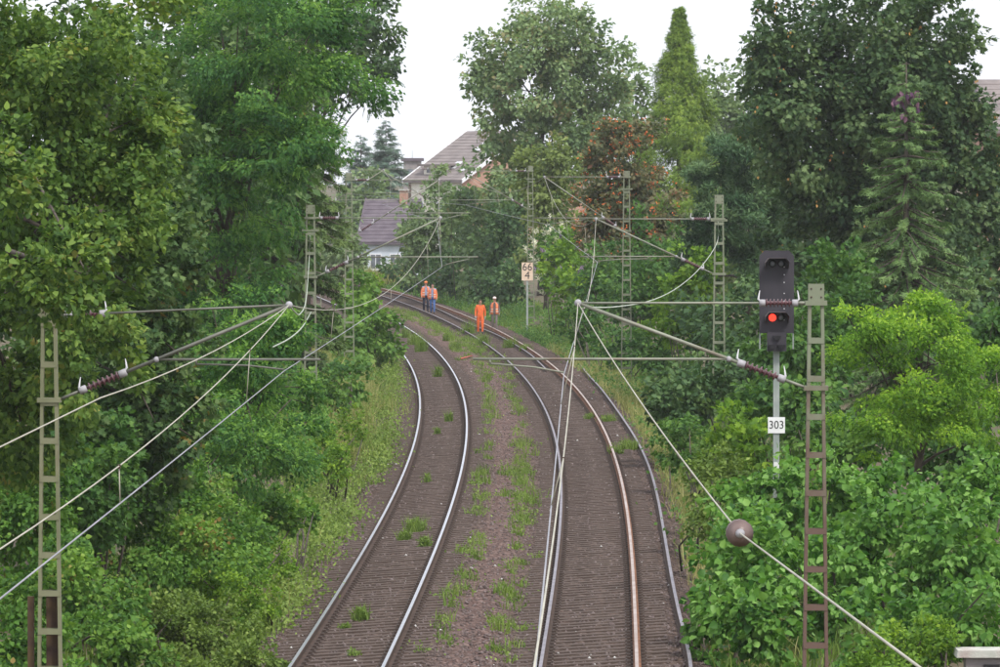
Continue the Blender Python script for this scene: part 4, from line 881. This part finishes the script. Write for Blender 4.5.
def gz(x, d): 
    on = (x > XA(d) - 1.95) & (x < XB(d) + 2.3); return np.where(on, bed_z(x - XA(d), x - XB(d)), ground_z(x, d))
def stuff_mesh(name, parts, mat, label, cat):
    V, T, c = merge(parts); o = link(name, np_mesh(name, V, T, mat, tint=c)); tag(o, label, cat, kind='stuff'); return o
def scatter(n, f, d0, d1, pw=1.0, seed=0):
    r = np.random.default_rng(seed); d = d0 + (d1-d0)*r.random(n)**pw; return f(d, r), d
r_ = np.random.default_rng(90)
x1, d1 = scatter(1900, lambda d, r: XB(d) + 2.55 + 3.4*r.random(len(d))**1.3, 84, 400, 1.1, 91)
k = np.sin(d1*.23) + np.sin(x1*1.7 + d1*.11) + r_.normal(0, .8, len(d1)) > -.9
stuff_mesh('grass', [tufts(x1[k], d1[k], gz, 22, .42, .36, .013, 92, lean=.8)], L_['grass'], 'green grass and weeds along the right verge', 'grass')
x1, d1 = scatter(800, lambda d, r: XB(d) + 2.15 + 1.3*r.random(len(d))**1.3, 88, 250, 1.1, 93)
stuff_mesh('dry_grass', [tufts(x1, d1, gz, 24, .4, .42, .009, 94, lean=.9)], L_['dry_grass'], 'pale dry grass strip beside the loose rail', 'grass')
x1, d1 = scatter(1500, lambda d, r: XA(d) - 1.75 - 3.2*r.random(len(d))**1.2, 84, 300, 1.1, 95)
k = np.sin(d1*.31) + np.sin(x1*1.9 + d1*.17) + r_.normal(0, .8, len(d1)) > -.8
stuff_mesh('grass', [tufts(x1[k], d1[k], gz, 20, .38, .30, .012, 96, lean=.8)], L_['grass'], 'green grass and weeds along the left slope foot', 'grass')
x1, d1 = scatter(520, lambda d, r: XA(d) - 2.6 - 3.0*r.random(len(d)), 150, 225, 1.0, 97)
x2, d2 = scatter(50, lambda d, r: XA(d) - 1.7 - 1.8*r.random(len(d)), 90, 200, 1.0, 197)
x1 = np.concatenate([x1, x2]); d1 = np.concatenate([d1, d2])
stuff_mesh('dry_grass', [tufts(x1, d1, gz, 30, .5, .62, .010, 98, lean=.9)], L_['dry_grass'], 'tall straw-coloured grass around the spruce-side mast foot', 'grass')
x1, d1 = scatter(260, lambda d, r: PX(375 + 22*(r.random(len(d))*2-1), d), 402, 420, 1.0, 99)
stuff_mesh('dry_grass', [tufts(x1, d1, gz, 40, .5, 1.1, .03, 100)], L_['dry_grass'], 'straw-coloured grass patch beyond the far bend', 'grass')
def leafy(cx, cd_, rad, h, per, size, seed, tmean=.45):
    r = np.random.default_rng(seed); n = len(cx); k = np.repeat(np.arange(n), per); m = len(k); sc = .5 + r.random(n)
    x = cx[k] + r.normal(0, rad, m)*sc[k]; d = cd_[k] + r.normal(0, rad*1.4, m)*sc[k]; z = gz(x, d) + h*sc[k]*r.random(m)**1.3
    ax = r.normal(size=(m, 3)) + UP*.4; nr = UP*.55 + np.array([0, -.6, 0]) + .55*r.normal(size=(m, 3))
    return instance(np.stack([x, d, z], 1), ax, nr, size*(.6 + .8*r.random(m)), 'leaf4', np.clip(tmean + r.normal(0, .16, n)[k] + r.normal(0, .12, m), 0, .99))
x1, d1 = scatter(1900, lambda d, r: XA(d) - 1.35 - 3.4*r.random(len(d))**1.1, 84, 290, 1.0, 111)
k = np.sin(d1*.27) + np.sin(x1*2.1 + d1*.13) + r_.normal(0, .7, len(d1)) > -.45*(x1 > XA(d1) - 3) - .5*(x1 <= XA(d1) - 3)
stuff_mesh('weeds', [leafy(x1[k], d1[k], .22, .42, 46, .075, 112, .55)], L_['grass'], 'low leafy weeds creeping along the polished left rail', 'weeds')
x1, d1 = scatter(1500, lambda d, r: XB(d) + 2.1 + 2.8*r.random(len(d)), 100, 400, 1.0, 113)
k = np.sin(d1*.19) + np.sin(x1*1.6 + d1*.16) + r_.normal(0, .8, len(d1)) > -.6
stuff_mesh('weeds', [leafy(x1[k], d1[k], .25, .45, 46, .10, 114)], L_['mid_shrub'], 'low leafy weeds along the right verge', 'weeds')
def strip(poly, n, sd_, seed):
    """tuft centres scattered about a photo polyline lying on the track bed"""
    r = np.random.default_rng(seed); P = np.array([(p[0], p[1]) for p in poly], float); t = r.random(n)*(len(P)-1); i = t.astype(int); f = (t-i)[:, None]
    q = P[i]*(1-f) + P[i+1]*f; d = 41250*1.03/(q[:, 1] - HZ); x = (q[:, 0]-500)*d/F + r.normal(0, sd_, n); return x, d
S = [strip([(437, 660), (462, 590), (478, 540), (481, 490), (489, 440), (489, 400), (484, 375)], 62, .11, 1), strip([(500, 665), (512, 600), (520, 550), (527, 500), (524, 450), (517, 410), (505, 380)], 82, .15, 2),
     strip([(484, 375), (470, 352), (450, 338), (425, 325), (400, 315), (385, 309)], 110, .34, 3), strip([(508, 385), (496, 362), (478, 346), (455, 334), (430, 322), (405, 310)], 90, .3, 4), strip([(520, 500), (516, 470), (530, 520)], 22, .2, 5)]
x1 = np.concatenate([s[0] for s in S]); d1 = np.concatenate([s[1] for s in S])
stuff_mesh('grass', [tufts(x1, d1, gz, 20, .17, .24, .009, 101, tmean=.5, lean=.9), leafy(x1, d1, .13, .16, 26, .055, 115, .5)], L_['grass'], 'low weeds growing in two lines between the tracks', 'grass')
# single weed tufts in the tracks
wt = [(416, 532, .34, .30, 60), (404, 540, .2, .2, 30), (425, 548, .18, .2, 24), (360, 620, .22, .24, 40), (448, 422, .2, .3, 30), (437, 434, .15, .2, 16), (427, 482, .16, .22, 26), (415, 345, .5, .5, 70), (422, 352, .4, .5, 60), (407, 338, .35, .45, 40),
      (438, 377, .3, .4, 40), (470, 333, .5, .6, 60), (455, 350, .4, .4, 60), (448, 341, .4, .4, 50), (607, 424, .45, .22, 50), (590, 420, .3, .18, 24), (628, 452, .5, .25, 60), (617, 456, .3, .2, 30), (510, 348, .5, .4, 50), (525, 352, .4, .35, 40), (482, 344, .5, .5, 60), (345, 628, .14, .1, 12), (353, 657, .16, .14, 10)]
names = ['bushy', 'small', 'tiny']
where = ['in the polished track below the bend', 'left of the bushy clump in the polished track', 'below the bushy clump in the polished track', 'in the lower part of the polished track', 'high in the polished track near its right rail', 'tiny one in the middle of the polished track', 'by the inner side of the polished left rail', 'long one inside the far polished bend', 'wider one inside the far polished bend', 'farthest one inside the polished bend',
         'dark one in the polished track before the bend', 'dark one beside the walkers in orange', 'between the tracks nearest the far bend', 'between the tracks above the red rod', 'between rusty rail and loose rail, upper patch', 'just inside the rusty rail, upper patch', 'between rusty rail and loose rail, lower patch', 'touching the rusty rail, lower patch', 'beside the end of the inner loose rail', 'under the registration tube in the right track', 'below the walkers in orange', 'creeping one near the polished left rail', 'flat leafy one at the bottom of the polished track']
for i, (px, py, rad, h, n) in enumerate(wt):
    d = 41250*1.03/(py - HZ); x = PX(px, d); r = np.random.default_rng(200+i)
    cx = np.full(max(4, n//6), x) + r.normal(0, rad*.22, max(4, n//6)); cd2 = np.full(len(cx), d) + r.normal(0, rad*.25, len(cx)); z0 = float(gz(np.array([x]), np.array([d]))[0])
    V, T, c = tufts(cx, cd2, gz, 26, rad*.4, h*1.1, .008, 300+i, tmean=.45, lean=.7)
    # small side leaves
    m = n*5; p = np.stack([x + r.normal(0, rad*.33, m), d + r.normal(0, rad*.4, m), z0 + h*.95*r.random(m)**1.4], 1)
    lv = instance(p, r.normal(size=(m, 3)) + UP*.5, UP*.5 + np.array([0, -.6, 0]) + .5*r.normal(size=(m, 3)), .035 + .035*r.random(m), 'leaf4', np.clip(.5 + r.normal(0, .15, m), 0, .99))
    V, T, c = merge([(V, T, c), lv]); O = np.array([x, d, z0])
    o = link('weed_clump', np_mesh('weed_clump', V - O, T, L_['grass'], tint=c)); o.location = O; tag(o, 'green weed clump ' + where[i], 'weed', 'weed clumps in the tracks')

# ---------------------------------------------------------------- houses
def quad_prism(mb, quad, thick, mi=0):
    a, b, c, d = [Vector(p) for p in quad]; nrm = (b-a).cross(d-a).normalized()
    mb.hexa([a - nrm*thick, b - nrm*thick, c - nrm*thick, d - nrm*thick, a, b, c, d], mi)
def gable_house(name, label, N, e, L, r, W, ze, rise, mats, zg=0.0, over=.35, chimney=None, dormer=False, rows=9, cols=1, wins=(), gwins=()):
    """N near eave corner, e eave direction, r run direction (away); front wall along e, gable wall along r"""
    N = Vector((N[0], N[1], zg)); e = Vector((e[0], e[1], 0)).normalized(); r = Vector((r[0], r[1], 0)).normalized(); U = Vector((0, 0, 1))
    o = empty(name, N); tag(o, label, 'house'); h = ze - zg
    P = lambda a, b, z: e*a + r*b + U*z
    MB().hexa([P(0,0,0), P(0,.3,0), P(L,.3,0), P(L,0,0), P(0,0,h), P(0,.3,h), P(L,.3,h), P(L,0,h)]).build('front_wall', [mats['front']], o)
    MB().hexa([P(0,W-.3,0), P(0,W,0), P(L,W,0), P(L,W-.3,0), P(0,W-.3,h), P(0,W,h), P(L,W,h), P(L,W-.3,h)]).build('back_wall', [mats['front']], o)
    for a0, a1 in ((-.02, .28), (L-.28, L+.02)):
        m = MB(); pts = [(.0, 0), (W, 0), (W, h), (W/2, h+rise-.12), (0, h)]
        vs = [P(a0, b, z) for b, z in pts] + [P(a1, b, z) for b, z in pts]
        m.add(vs, [(0,1,2,3,4), (9,8,7,6,5)] + [(i, 5+i, 5+(i+1) % 5, (i+1) % 5) for i in range(5)]); m.build('gable_wall', [mats['gable']], o)
    sl_ = rise/(W/2)
    for sgn in (0, 1):
        rf = empty('roof', (0, 0, 0), 0, o) if False else None
        m = MB(); b0, b1 = ((-over, W/2) if sgn == 0 else (W + over, W/2)); z0 = h - over*sl_; z1 = h + rise
        base = [P(-over, b0, z0), P(L+over, b0, z0), P(L+over, b1, z1), P(-over, b1, z1)]
        m.hexa([v - U*.18 for v in base] + base); roof = m.build('roof', [mats['roof']], o)
        if sgn == 0:
            nrm = (base[1]-base[0]).cross(base[3]-base[0]).normalized(); nrm = nrm if nrm.z > 0 else -nrm
            for k in range(rows):       # courses of tiles, each proud of the one above
                t0, t1 = k/rows, (k+1)/rows + .012
                q = [base[0].lerp(base[3], t0), base[1].lerp(base[2], t0), base[1].lerp(base[2], min(t1, 1)), base[0].lerp(base[3], min(t1, 1))]
                MB().hexa([q[0]+nrm*.002, q[1]+nrm*.002, q[2]+nrm*.002, q[3]+nrm*.002, q[0]+nrm*.04, q[1]+nrm*.04, q[2]+nrm*.012, q[3]+nrm*.015]).build('tile_course', [mats['roof']], roof)
            for a in (-over, L+over):
                q0, q1 = P(a-.06, b0, z0-.22), P(a-.06, b1, z1-.22)
                m = MB(); w = e*.12; m.hexa([q0, q0+w, q1+w, q1, q0+U*.3, q0+w+U*.3, q1+w+U*.3, q1+U*.3]); m.build('verge_board', [mats['trim']], roof)
            if dormer:
                for (a0, a1, t0, t1) in ((.6, 1.3, .45, .62), (2.4, 3.1, .22, .36), (2.2, 2.9, .58, .78), (1.0, 1.5, .15, .28)):
                    q = [base[0].lerp(base[3], t) + e*a + nrm*.11 for t, a in ((t0, a0), (t0, a1), (t1, a1), (t1, a0))]
                    m = MB(); m.hexa([v - nrm*.05 for v in q] + q); m.build('skylight', [M['panel']], roof)
                d0, d1 = L-3.4, L-1.2; bb0, bb1 = .5, 1.9; zb_ = h + bb0*sl_ - .1; zt_ = zb_ + .75
                dm = MB().hexa([P(d0,bb0,zb_), P(d1,bb0,zb_), P(d1,bb1,zb_), P(d0,bb1,zb_), P(d0,bb0,zt_), P(d1,bb0,zt_), P(d1,bb1,zt_), P(d0,bb1,zt_)]).build('dormer', [mats['front']], o)
                MB().hexa([P(d0-.35,bb0-.4,zt_), P(d1+.35,bb0-.4,zt_), P(d1+.35,bb1+.3,zt_+.1), P(d0-.35,bb1+.3,zt_+.1), P(d0-.35,bb0-.4,zt_+.16), P(d1+.35,bb0-.4,zt_+.16), P(d1+.35,bb1+.3,zt_+.26), P(d0-.35,bb1+.3,zt_+.26)]).build('dormer_roof', [mats['roof']], dm)
                for i in range(2):
                    a = d0 + .15 + i*.95
                    MB().hexa([P(a,bb0-.05,zb_+.25), P(a+.75,bb0-.05,zb_+.25), P(a+.75,bb0-.002,zb_+.25), P(a,bb0-.002,zb_+.25), P(a,bb0-.05,zt_-.15), P(a+.75,bb0-.05,zt_-.15), P(a+.75,bb0-.002,zt_-.15), P(a,bb0-.002,zt_-.15)]).build('dormer_window', [M['glass']], dm)
    def win(Pf, a, z, w, hh):
        f = MB()
        def bx(a0, a1, z0, z1, d0, d1, nm, mat, par):
            m = MB(); m.hexa([Pf(a0, d0, z0), Pf(a1, d0, z0), Pf(a1, d1, z0), Pf(a0, d1, z0), Pf(a0, d0, z1), Pf(a1, d0, z1), Pf(a1, d1, z1), Pf(a0, d1, z1)]); return m.build(nm, [mat], par)
        fr = bx(a, a+w, z, z+hh, -.04, -.003, 'window', M['trim_white'], o)
        bx(a+.08, a+w/2-.03, z+.08, z+hh-.08, -.05, -.041, 'pane', M['glass'], fr); bx(a+w/2+.03, a+w-.08, z+.08, z+hh-.08, -.05, -.041, 'pane', M['glass'], fr)
        bx(a-.08, a+w+.08, z-.1, z-.001, -.12, -.003, 'sill', M['trim_white'], fr)
    for a, z, w, hh in wins: win(lambda a_, d_, z_: P(a_, d_, z_), a, z, w, hh)
    for a, z, w, hh in gwins: win(lambda a_, d_, z_: P(-.02 + d_, a_, z_), a, z, w, hh)
    if chimney:
        a, b, hh, w = chimney; zc = h + (b*sl_ if b < W/2 else (W-b)*sl_) - .3
        c = MB(); c.hexa([P(a-w,b-w,zc), P(a+w,b-w,zc), P(a+w,b+w,zc), P(a-w,b+w,zc), P(a-w,b-w,zc+hh), P(a+w,b-w,zc+hh), P(a+w,b+w,zc+hh), P(a-w,b+w,zc+hh)])
        ch = c.build('chimney', [M['brick_wall']], o); w += .08
        MB().hexa([P(a-w,b-w,zc+hh), P(a+w,b-w,zc+hh), P(a+w,b+w,zc+hh), P(a-w,b+w,zc+hh), P(a-w,b-w,zc+hh+.12), P(a+w,b-w,zc+hh+.12), P(a+w,b+w,zc+hh+.12), P(a-w,b+w,zc+hh+.12)]).build('chimney_cap', [M['concrete']], ch)
    return o
ca, sa_ = math.cos(math.radians(45)), math.sin(math.radians(45))
gable_house('gabled_house', 'gabled house with brown tiled roof, dormer and brick gable end', (PX(462, 432), 432), (-ca, sa_), 6.0, (sa_, ca), 13.6, PZ(178, 432), 3.75, dict(front=M['render_cream'], gable=M['brick_wall'], roof=M['roof_brown'], trim=M['trim_white']), zg=.8, dormer=True, rows=16, wins=((4.3, 3.6, 1.0, 1.4), (4.3, .9, 1.0, 1.4), (1.8, 3.6, 1.0, 1.4)), gwins=((3.0, 4.0, 1.1, 1.4), (7.5, 4.0, 1.1, 1.4)))
gable_house('small_house', 'small house with dark purple-grey roof, brick chimney and white wall', (PX(408, 410), 410), (-1, .18), 3.5, (.18, 1), 6.4, PZ(238, 410), 2.9, dict(front=M['render_white'], gable=M['render_white'], roof=M['roof_dark'], trim=M['roof_dark']), zg=-.2, rows=12, chimney=(.9, 3.0, 1.1, .28), wins=((.5, 1.0, .9, 1.2), (2.0, 1.0, .9, 1.2)))
gable_house('brick_house', 'brick house with dark roof peeping out at the far right edge', (PX(992, 300), 300), (1, .1), 9, (-.1, 1), 8, PZ(126, 300), 2.6, dict(front=M['brick_wall'], gable=M['brick_wall'], roof=M['roof_brown'], trim=M['roof_dark']), zg=1.5, rows=10, wins=((1.0, 4, 1.1, 1.4), (4.5, 4, 1.1, 1.4)))
def far_block():
    D = 640; X = PX(412, D); zb = 0.8; o = empty('grey_building', (X, D, zb)); tag(o, 'plain grey building far behind the gabled house', 'building')
    zt = PZ(161, D) - zb; w = 8.5*D/F
    MB().box(-w, w, 0, 8, 0, zt).build('wall', [M['concrete_dark']], o); MB().box(-w-.3, w+.3, -.3, 8.3, zt+.001, zt+.35).build('roof', [M['roof_dark']], o)
    for i in range(2): MB().box(-w+.5+i*1.0, -w+1.1+i*1.0, -.05, -.002, zt-2.0, zt-.9).build('window', [M['glass']], o)
    MB().tube([(.0, 2, zt), (0, 2, zt+1.3)], .04, 5).build('antenna', [M['post_grey']], o)
far_block()
# ---------------------------------------------------------------- people
def cloth(name, c): return surf(name, tuple(v*.85 for v in c), tuple(min(1, v*1.1) for v in c), rough=.85, scale=9, bump=.25, bscale=30)
HV = cloth('cloth_orange', (.82, .16, .045)); HV2 = cloth('cloth_salmon', (.80, .24, .11)); REFL = surf('reflective_tape', (.62, .6, .5), (.75, .73, .64), rough=.4, scale=8)
SKIN = surf('skin', (.46, .26, .19), (.54, .32, .24), rough=.6, scale=9); BOOT = cloth('boot', (.035, .03, .03)); HAIR = cloth('hair_brown', (.10, .05, .035)); HAIRD = cloth('hair_dark', (.03, .022, .02))
NAVY = cloth('cloth_navy', (.02, .024, .045)); JEANS = cloth('cloth_jeans', (.075, .15, .36)); SHIRTB = cloth('cloth_shirt_blue', (.30, .36, .52)); GREY = cloth('cloth_grey', (.14, .13, .125)); GREYT = cloth('cloth_grey_trousers', (.19, .165, .15))
HELW = surf('helmet_white', (.78, .62, .58), (.85, .70, .65), rough=.35, scale=4); HELO = surf('helmet_orange', (.78, .2, .06), (.85, .26, .08), rough=.35, scale=4); GLOVE = cloth('glove_pale', (.62, .6, .58)); EYE = surf('eye', (.02, .02, .02), (.03, .03, .03), rough=.3, scale=4)
def person(label, loc, rz, height, mats, stride=.16, jacket=None, helmet=None, hair=None, head_drop=0.0, armswing=.1, build=1.0, sleeves=True):
    """one continuous skinned body; mats = dict(torso, arm, leg, hand)"""
    k = height/1.75; s = stride
    J = {'pel': (0, 0, .97), 'waist': (0, 0, 1.08), 'chest': (0, .01, 1.30), 'neck0': (0, .01, 1.475), 'neck1': (0, -.005-head_drop*.3, 1.535), 'h1': (0, -.02-head_drop*.8, 1.60-head_drop*.15), 'h2': (0, -.025-head_drop, 1.665-head_drop*.25), 'h3': (0, -.02-head_drop, 1.72-head_drop*.3)}
    Rr = {'pel': (.15, .115), 'waist': (.135, .105), 'chest': (.155, .115), 'neck0': (.085, .075), 'neck1': (.056, .058), 'h1': (.062, .075), 'h2': (.074, .092), 'h3': (.058, .072)}
    E_ = [('pel', 'waist'), ('waist', 'chest'), ('chest', 'neck0'), ('neck0', 'neck1'), ('neck1', 'h1'), ('h1', 'h2'), ('h2', 'h3')]
    for q, n in ((-1, 'r'), (1, 'l')):
        f = -s*q; a = armswing*q
        J.update({n+'sh': (q*.175, .01, 1.425), n+'el': (q*.245, .03+a*.35, 1.135), n+'wr': (q*.255, -.04+a, .90), n+'ha': (q*.25, -.055+a*1.1, .83),
                  n+'hip': (q*.095, 0, .90), n+'kn': (q*.105, f*.55-.03, .51), n+'an': (q*.105, f+.03 if f > 0 else f+.02, .095), n+'toe': (q*.125, f-.13, .035)})
        Rr.update({n+'sh': (.072, .072), n+'el': (.047, .047), n+'wr': (.034, .03), n+'ha': (.040, .022), n+'hip': (.098, .098), n+'kn': (.066, .066), n+'an': (.048, .052), n+'toe': (.045, .036)})
        E_ += [('chest', n+'sh'), (n+'sh', n+'el'), (n+'el', n+'wr'), (n+'wr', n+'ha'), ('pel', n+'hip'), (n+'hip', n+'kn'), (n+'kn', n+'an'), (n+'an', n+'toe')]
    bm = bmesh.new(); lay = bm.verts.layers.skin.verify(); vv = {}
    for n, p in J.items():
        v = bm.verts.new(p); g = build if n in ('pel', 'waist', 'chest', 'rsh', 'lsh', 'rhip', 'lhip', 'rkn', 'lkn', 'rel', 'lel') else 1.0
        v[lay].radius = (Rr[n][0]*g, Rr[n][1]*g); v[lay].use_root = (n == 'pel'); vv[n] = v
    for a, b in E_: bm.edges.new((vv[a], vv[b]))
    me = bpy.data.meshes.new('tmp'); bm.to_mesh(me); bm.free(); ob = bpy.data.objects.new('tmp', me); col.objects.link(ob)
    md = ob.modifiers.new('skin', 'SKIN'); md.use_smooth_shade = True; sb = ob.modifiers.new('sub', 'SUBSURF'); sb.levels = 2; sb.render_levels = 2
    dg = bpy.context.evaluated_depsgraph_get(); body = bpy.data.meshes.new_from_object(ob.evaluated_get(dg)); bpy.data.objects.remove(ob)
    body.name = 'body'; body.materials.clear(); ml = [mats['torso'], mats['arm'], mats['leg'], SKIN, BOOT, mats.get('hand', SKIN), EYE]
    for m_ in ml: body.materials.append(m_)
    segs = []
    def seg(a, b, m_): segs.append((Vector(J[a]), Vector(J[b]), m_))
    for a, b in (('pel', 'waist'), ('waist', 'chest'), ('chest', 'neck0')): seg(a, b, 0)
    for a, b in (('neck1', 'h1'), ('h1', 'h2'), ('h2', 'h3')): seg(a, b, 3)
    for n in 'rl':
        seg('chest', n+'sh', 0); seg(n+'sh', n+'el', 1); seg(n+'el', n+'wr', 1); seg(n+'wr', n+'ha', 5); seg(n+'hip', n+'kn', 2); seg('pel', n+'hip', 2); seg(n+'kn', n+'an', 2); seg(n+'an', n+'toe', 4)
    mi = []
    for p in body.polygons:
        c = p.center; best = min(segs, key=lambda q: ((q[0] + (q[1]-q[0])*max(0, min(1, (c-q[0]).dot(q[1]-q[0])/(q[1]-q[0]).length_squared))) - c).length); mi.append(best[2])
    bm = bmesh.new(); bm.from_mesh(body); bm.faces.ensure_lookup_table()
    for i, f_ in enumerate(bm.faces): f_.material_index = mi[i]; f_.smooth = True
    # face and fingers grown into the same mesh
    def addmesh(mb):
        base = [bm.verts.new(v) for v in mb.v]
        for f_, m_ in zip(mb.f, mb.m):
            q = bm.faces.new([base[i] for i in f_]); q.material_index = m_; q.smooth = True
    mb = MB(); hc = Vector(J['h1']).lerp(Vector(J['h2']), .55); fy = hc.y - .085
    mb.ball((0, fy-.012, hc.z-.012), (.014, .022, .022), 3); mb.ball((0, fy+.004, hc.z-.052), (.024, .012, .007), 3)
    for q in (-1, 1): mb.ball((q*.03, fy+.008, hc.z+.015), (.011, .010, .008), 6); mb.ball((q*.074, hc.y+.01, hc.z), (.012, .022, .032), 3)
    for q, n in ((-1, 'r'), (1, 'l')):
        h = Vector(J[n+'ha'])
        for j, (dy, L) in enumerate(((-.026, .072), (-.009, .082), (.008, .077), (.024, .060))):
            b0 = h + Vector((0, dy, -.01)); mb.tube([b0, b0 + Vector((0, -.004, -L*.5)), b0 + Vector((-q*.012, -.012, -L*.85)), b0 + Vector((-q*.022, -.015, -L))], [.0095, .009, .0082, .006], 5, 5)
        b0 = h + Vector((0, -.028, .035)); mb.tube([b0, b0 + Vector((-q*.008, -.026, -.022)), b0 + Vector((-q*.012, -.034, -.055))], [.012, .0105, .008], 5, 5)
    addmesh(mb); bm.to_mesh(body); bm.free()
    o = link('person', body); o.location = loc; o.rotation_euler = (0, 0, rz); o.scale = (k, k, k); tag(o, label, 'person', 'track workers walking on the line')
    def shell(name, mat, rings, a0, a1, n=22, th=.012, parent=o):
        m = MB(); vs = []
        for (z, rx, ry, cy) in rings:
            for i in range(n+1):
                a = a0 + (a1-a0)*i/n; w_ = 1 + .025*math.sin(7*a + z*23); vs.append((rx*w_*math.sin(a), cy - ry*w_*math.cos(a), z))
        nv = len(vs); vs += [(x*.94, (y-.0)*.94, z) for x, y, z in vs]; K = n+1; R_ = len(rings); fs = []
        for r_i in range(R_-1):
            for i in range(n):
                a = r_i*K+i; fs += [(a, a+1, a+K+1, a+K), (nv+a+K, nv+a+K+1, nv+a+1, nv+a)]
            for i in (0, n): a = r_i*K+i; fs.append((a, a+K, nv+a+K, nv+a))
        for i in range(n): fs += [(i, nv+i, nv+i+1, i+1), ((R_-1)*K+i, (R_-1)*K+i+1, nv+(R_-1)*K+i+1, nv+(R_-1)*K+i)]
        m.add(vs, fs, 0, True); return m.build(name, [mat], parent)
    if jacket:
        g = build; rings = [(.86, .215*g, .165*g, 0), (.97, .205*g, .155*g, 0), (1.10, .185*g, .145*g, 0), (1.25, .20*g, .152*g, .005), (1.36, .205*g, .15*g, .01), (1.43, .165*g, .125*g, .012), (1.49, .095, .09, .012)]
        jk = shell('hi_vis_vest' if not sleeves else 'hi_vis_jacket', jacket, rings, .33, 2*math.pi-.33)
        for zz, rx, ry in ((1.0, .208*g, .160*g), (1.13, .192*g, .152*g)): shell('reflective_band', REFL, [(zz-.02, rx, ry, 0), (zz+.02, rx, ry, 0)], .35, 2*math.pi-.35, parent=jk)
    if helmet:
        m = MB(); c = Vector(J['h3']) - Vector((0, 0, .02)); vs = []; 
        for i in range(5):
            a = math.pi/2*i/5; m_r = math.cos(a)
            vs += [(c.x + .105*m_r*math.cos(b), c.y + .125*m_r*math.sin(b), c.z + .095*math.sin(a)) for b in [2*math.pi*j/16 for j in range(16)]]
        vs.append((c.x, c.y, c.z+.097)); fs = [(i*16+j, i*16+(j+1) % 16, (i+1)*16+(j+1) % 16, (i+1)*16+j) for i in range(4) for j in range(16)] + [(64+j, 64+(j+1) % 16, 80) for j in range(16)]
        fs.append(tuple(range(15, -1, -1))); m.add(vs, fs, 0, True); hm = m.build('helmet', [helmet], o)
        MB().prism([(-.09, -.10), (-.06, -.155), (.06, -.155), (.09, -.10)], c.z-.006, c.z+.006, 'z').build('brim', [helmet], hm).location = (c.x, c.y, 0)
    if hair:
        c = Vector(J['h2']) + Vector((0, .012, .022)); m = MB().ball(c, (.088, .106, .085), nu=12, nv=8)
        m.v = [(x, max(y, c.y-.075 if z > c.z+.015 else c.y-.02), z) for x, y, z in m.v]; m.build('hair', [hair], o)
    return o
def on_bed(px, py):
    d = 41250*1.033/(py - HZ); x = PX(px, d); return (x, d, float(gz(np.array([x]), np.array([d]))[0]) + .03)
person('worker in full orange suit with pale gloves walking between the rails, head bowed', on_bed(480.3, 334.5), .06, 1.70, dict(torso=HV, arm=HV, leg=HV, hand=GLOVE), stride=.10, hair=HAIR, head_drop=.05, build=1.22, armswing=.06)
person('worker in grey with open orange vest and pale helmet beside the orange-suited one', on_bed(494.6, 332.3), -.05, 1.68, dict(torso=GREY, arm=GREY, leg=GREYT), stride=.13, jacket=HV2, helmet=HELW, sleeves=False, armswing=-.08, build=1.05)
person('worker with orange helmet, orange jacket over blue shirt and dark trousers', on_bed(425.8, 312.6), .1, 1.80, dict(torso=SHIRTB, arm=HV2, leg=NAVY), stride=.09, jacket=HV2, helmet=HELO, armswing=.08, build=1.08)
person('dark-haired worker in orange jacket and blue jeans', on_bed(432.6, 314), -.08, 1.72, dict(torso=SHIRTB, arm=HV2, leg=JEANS), stride=.16, jacket=HV2, hair=HAIRD, armswing=-.12, build=1.08)
# thin red rod lying between the tracks
p0 = Vector(on_bed(461, 362)); p1 = Vector(on_bed(472, 358)); o = MB().tube([(0, 0, .05), (p1-p0)+Vector((0, 0, .05))], .03, 6).build('red_rod', [surf('red_paint', (.5, .1, .08), (.6, .15, .12), rough=.6)]); o.location = p0; tag(o, 'thin red rod lying on the gravel between the tracks', 'rod')
# ---------------------------------------------------------------- hazy air
hz = MB().box(-900, 900, -60, 760, -12, 42).build('haze', []); tag(hz, 'thin summer haze over the whole cutting', 'haze', kind='stuff')
m, n, l = new_mat('haze_air'); o_ = n.new('ShaderNodeOutputMaterial'); pv = n.new('ShaderNodeVolumePrincipled')
pv.inputs['Color'].default_value = (.93, .95, 1.0, 1); pv.inputs['Density'].default_value = .00014; pv.inputs['Anisotropy'].default_value = .2
l.new(pv.outputs[0], o_.inputs['Volume']); hz.data.materials.append(m)
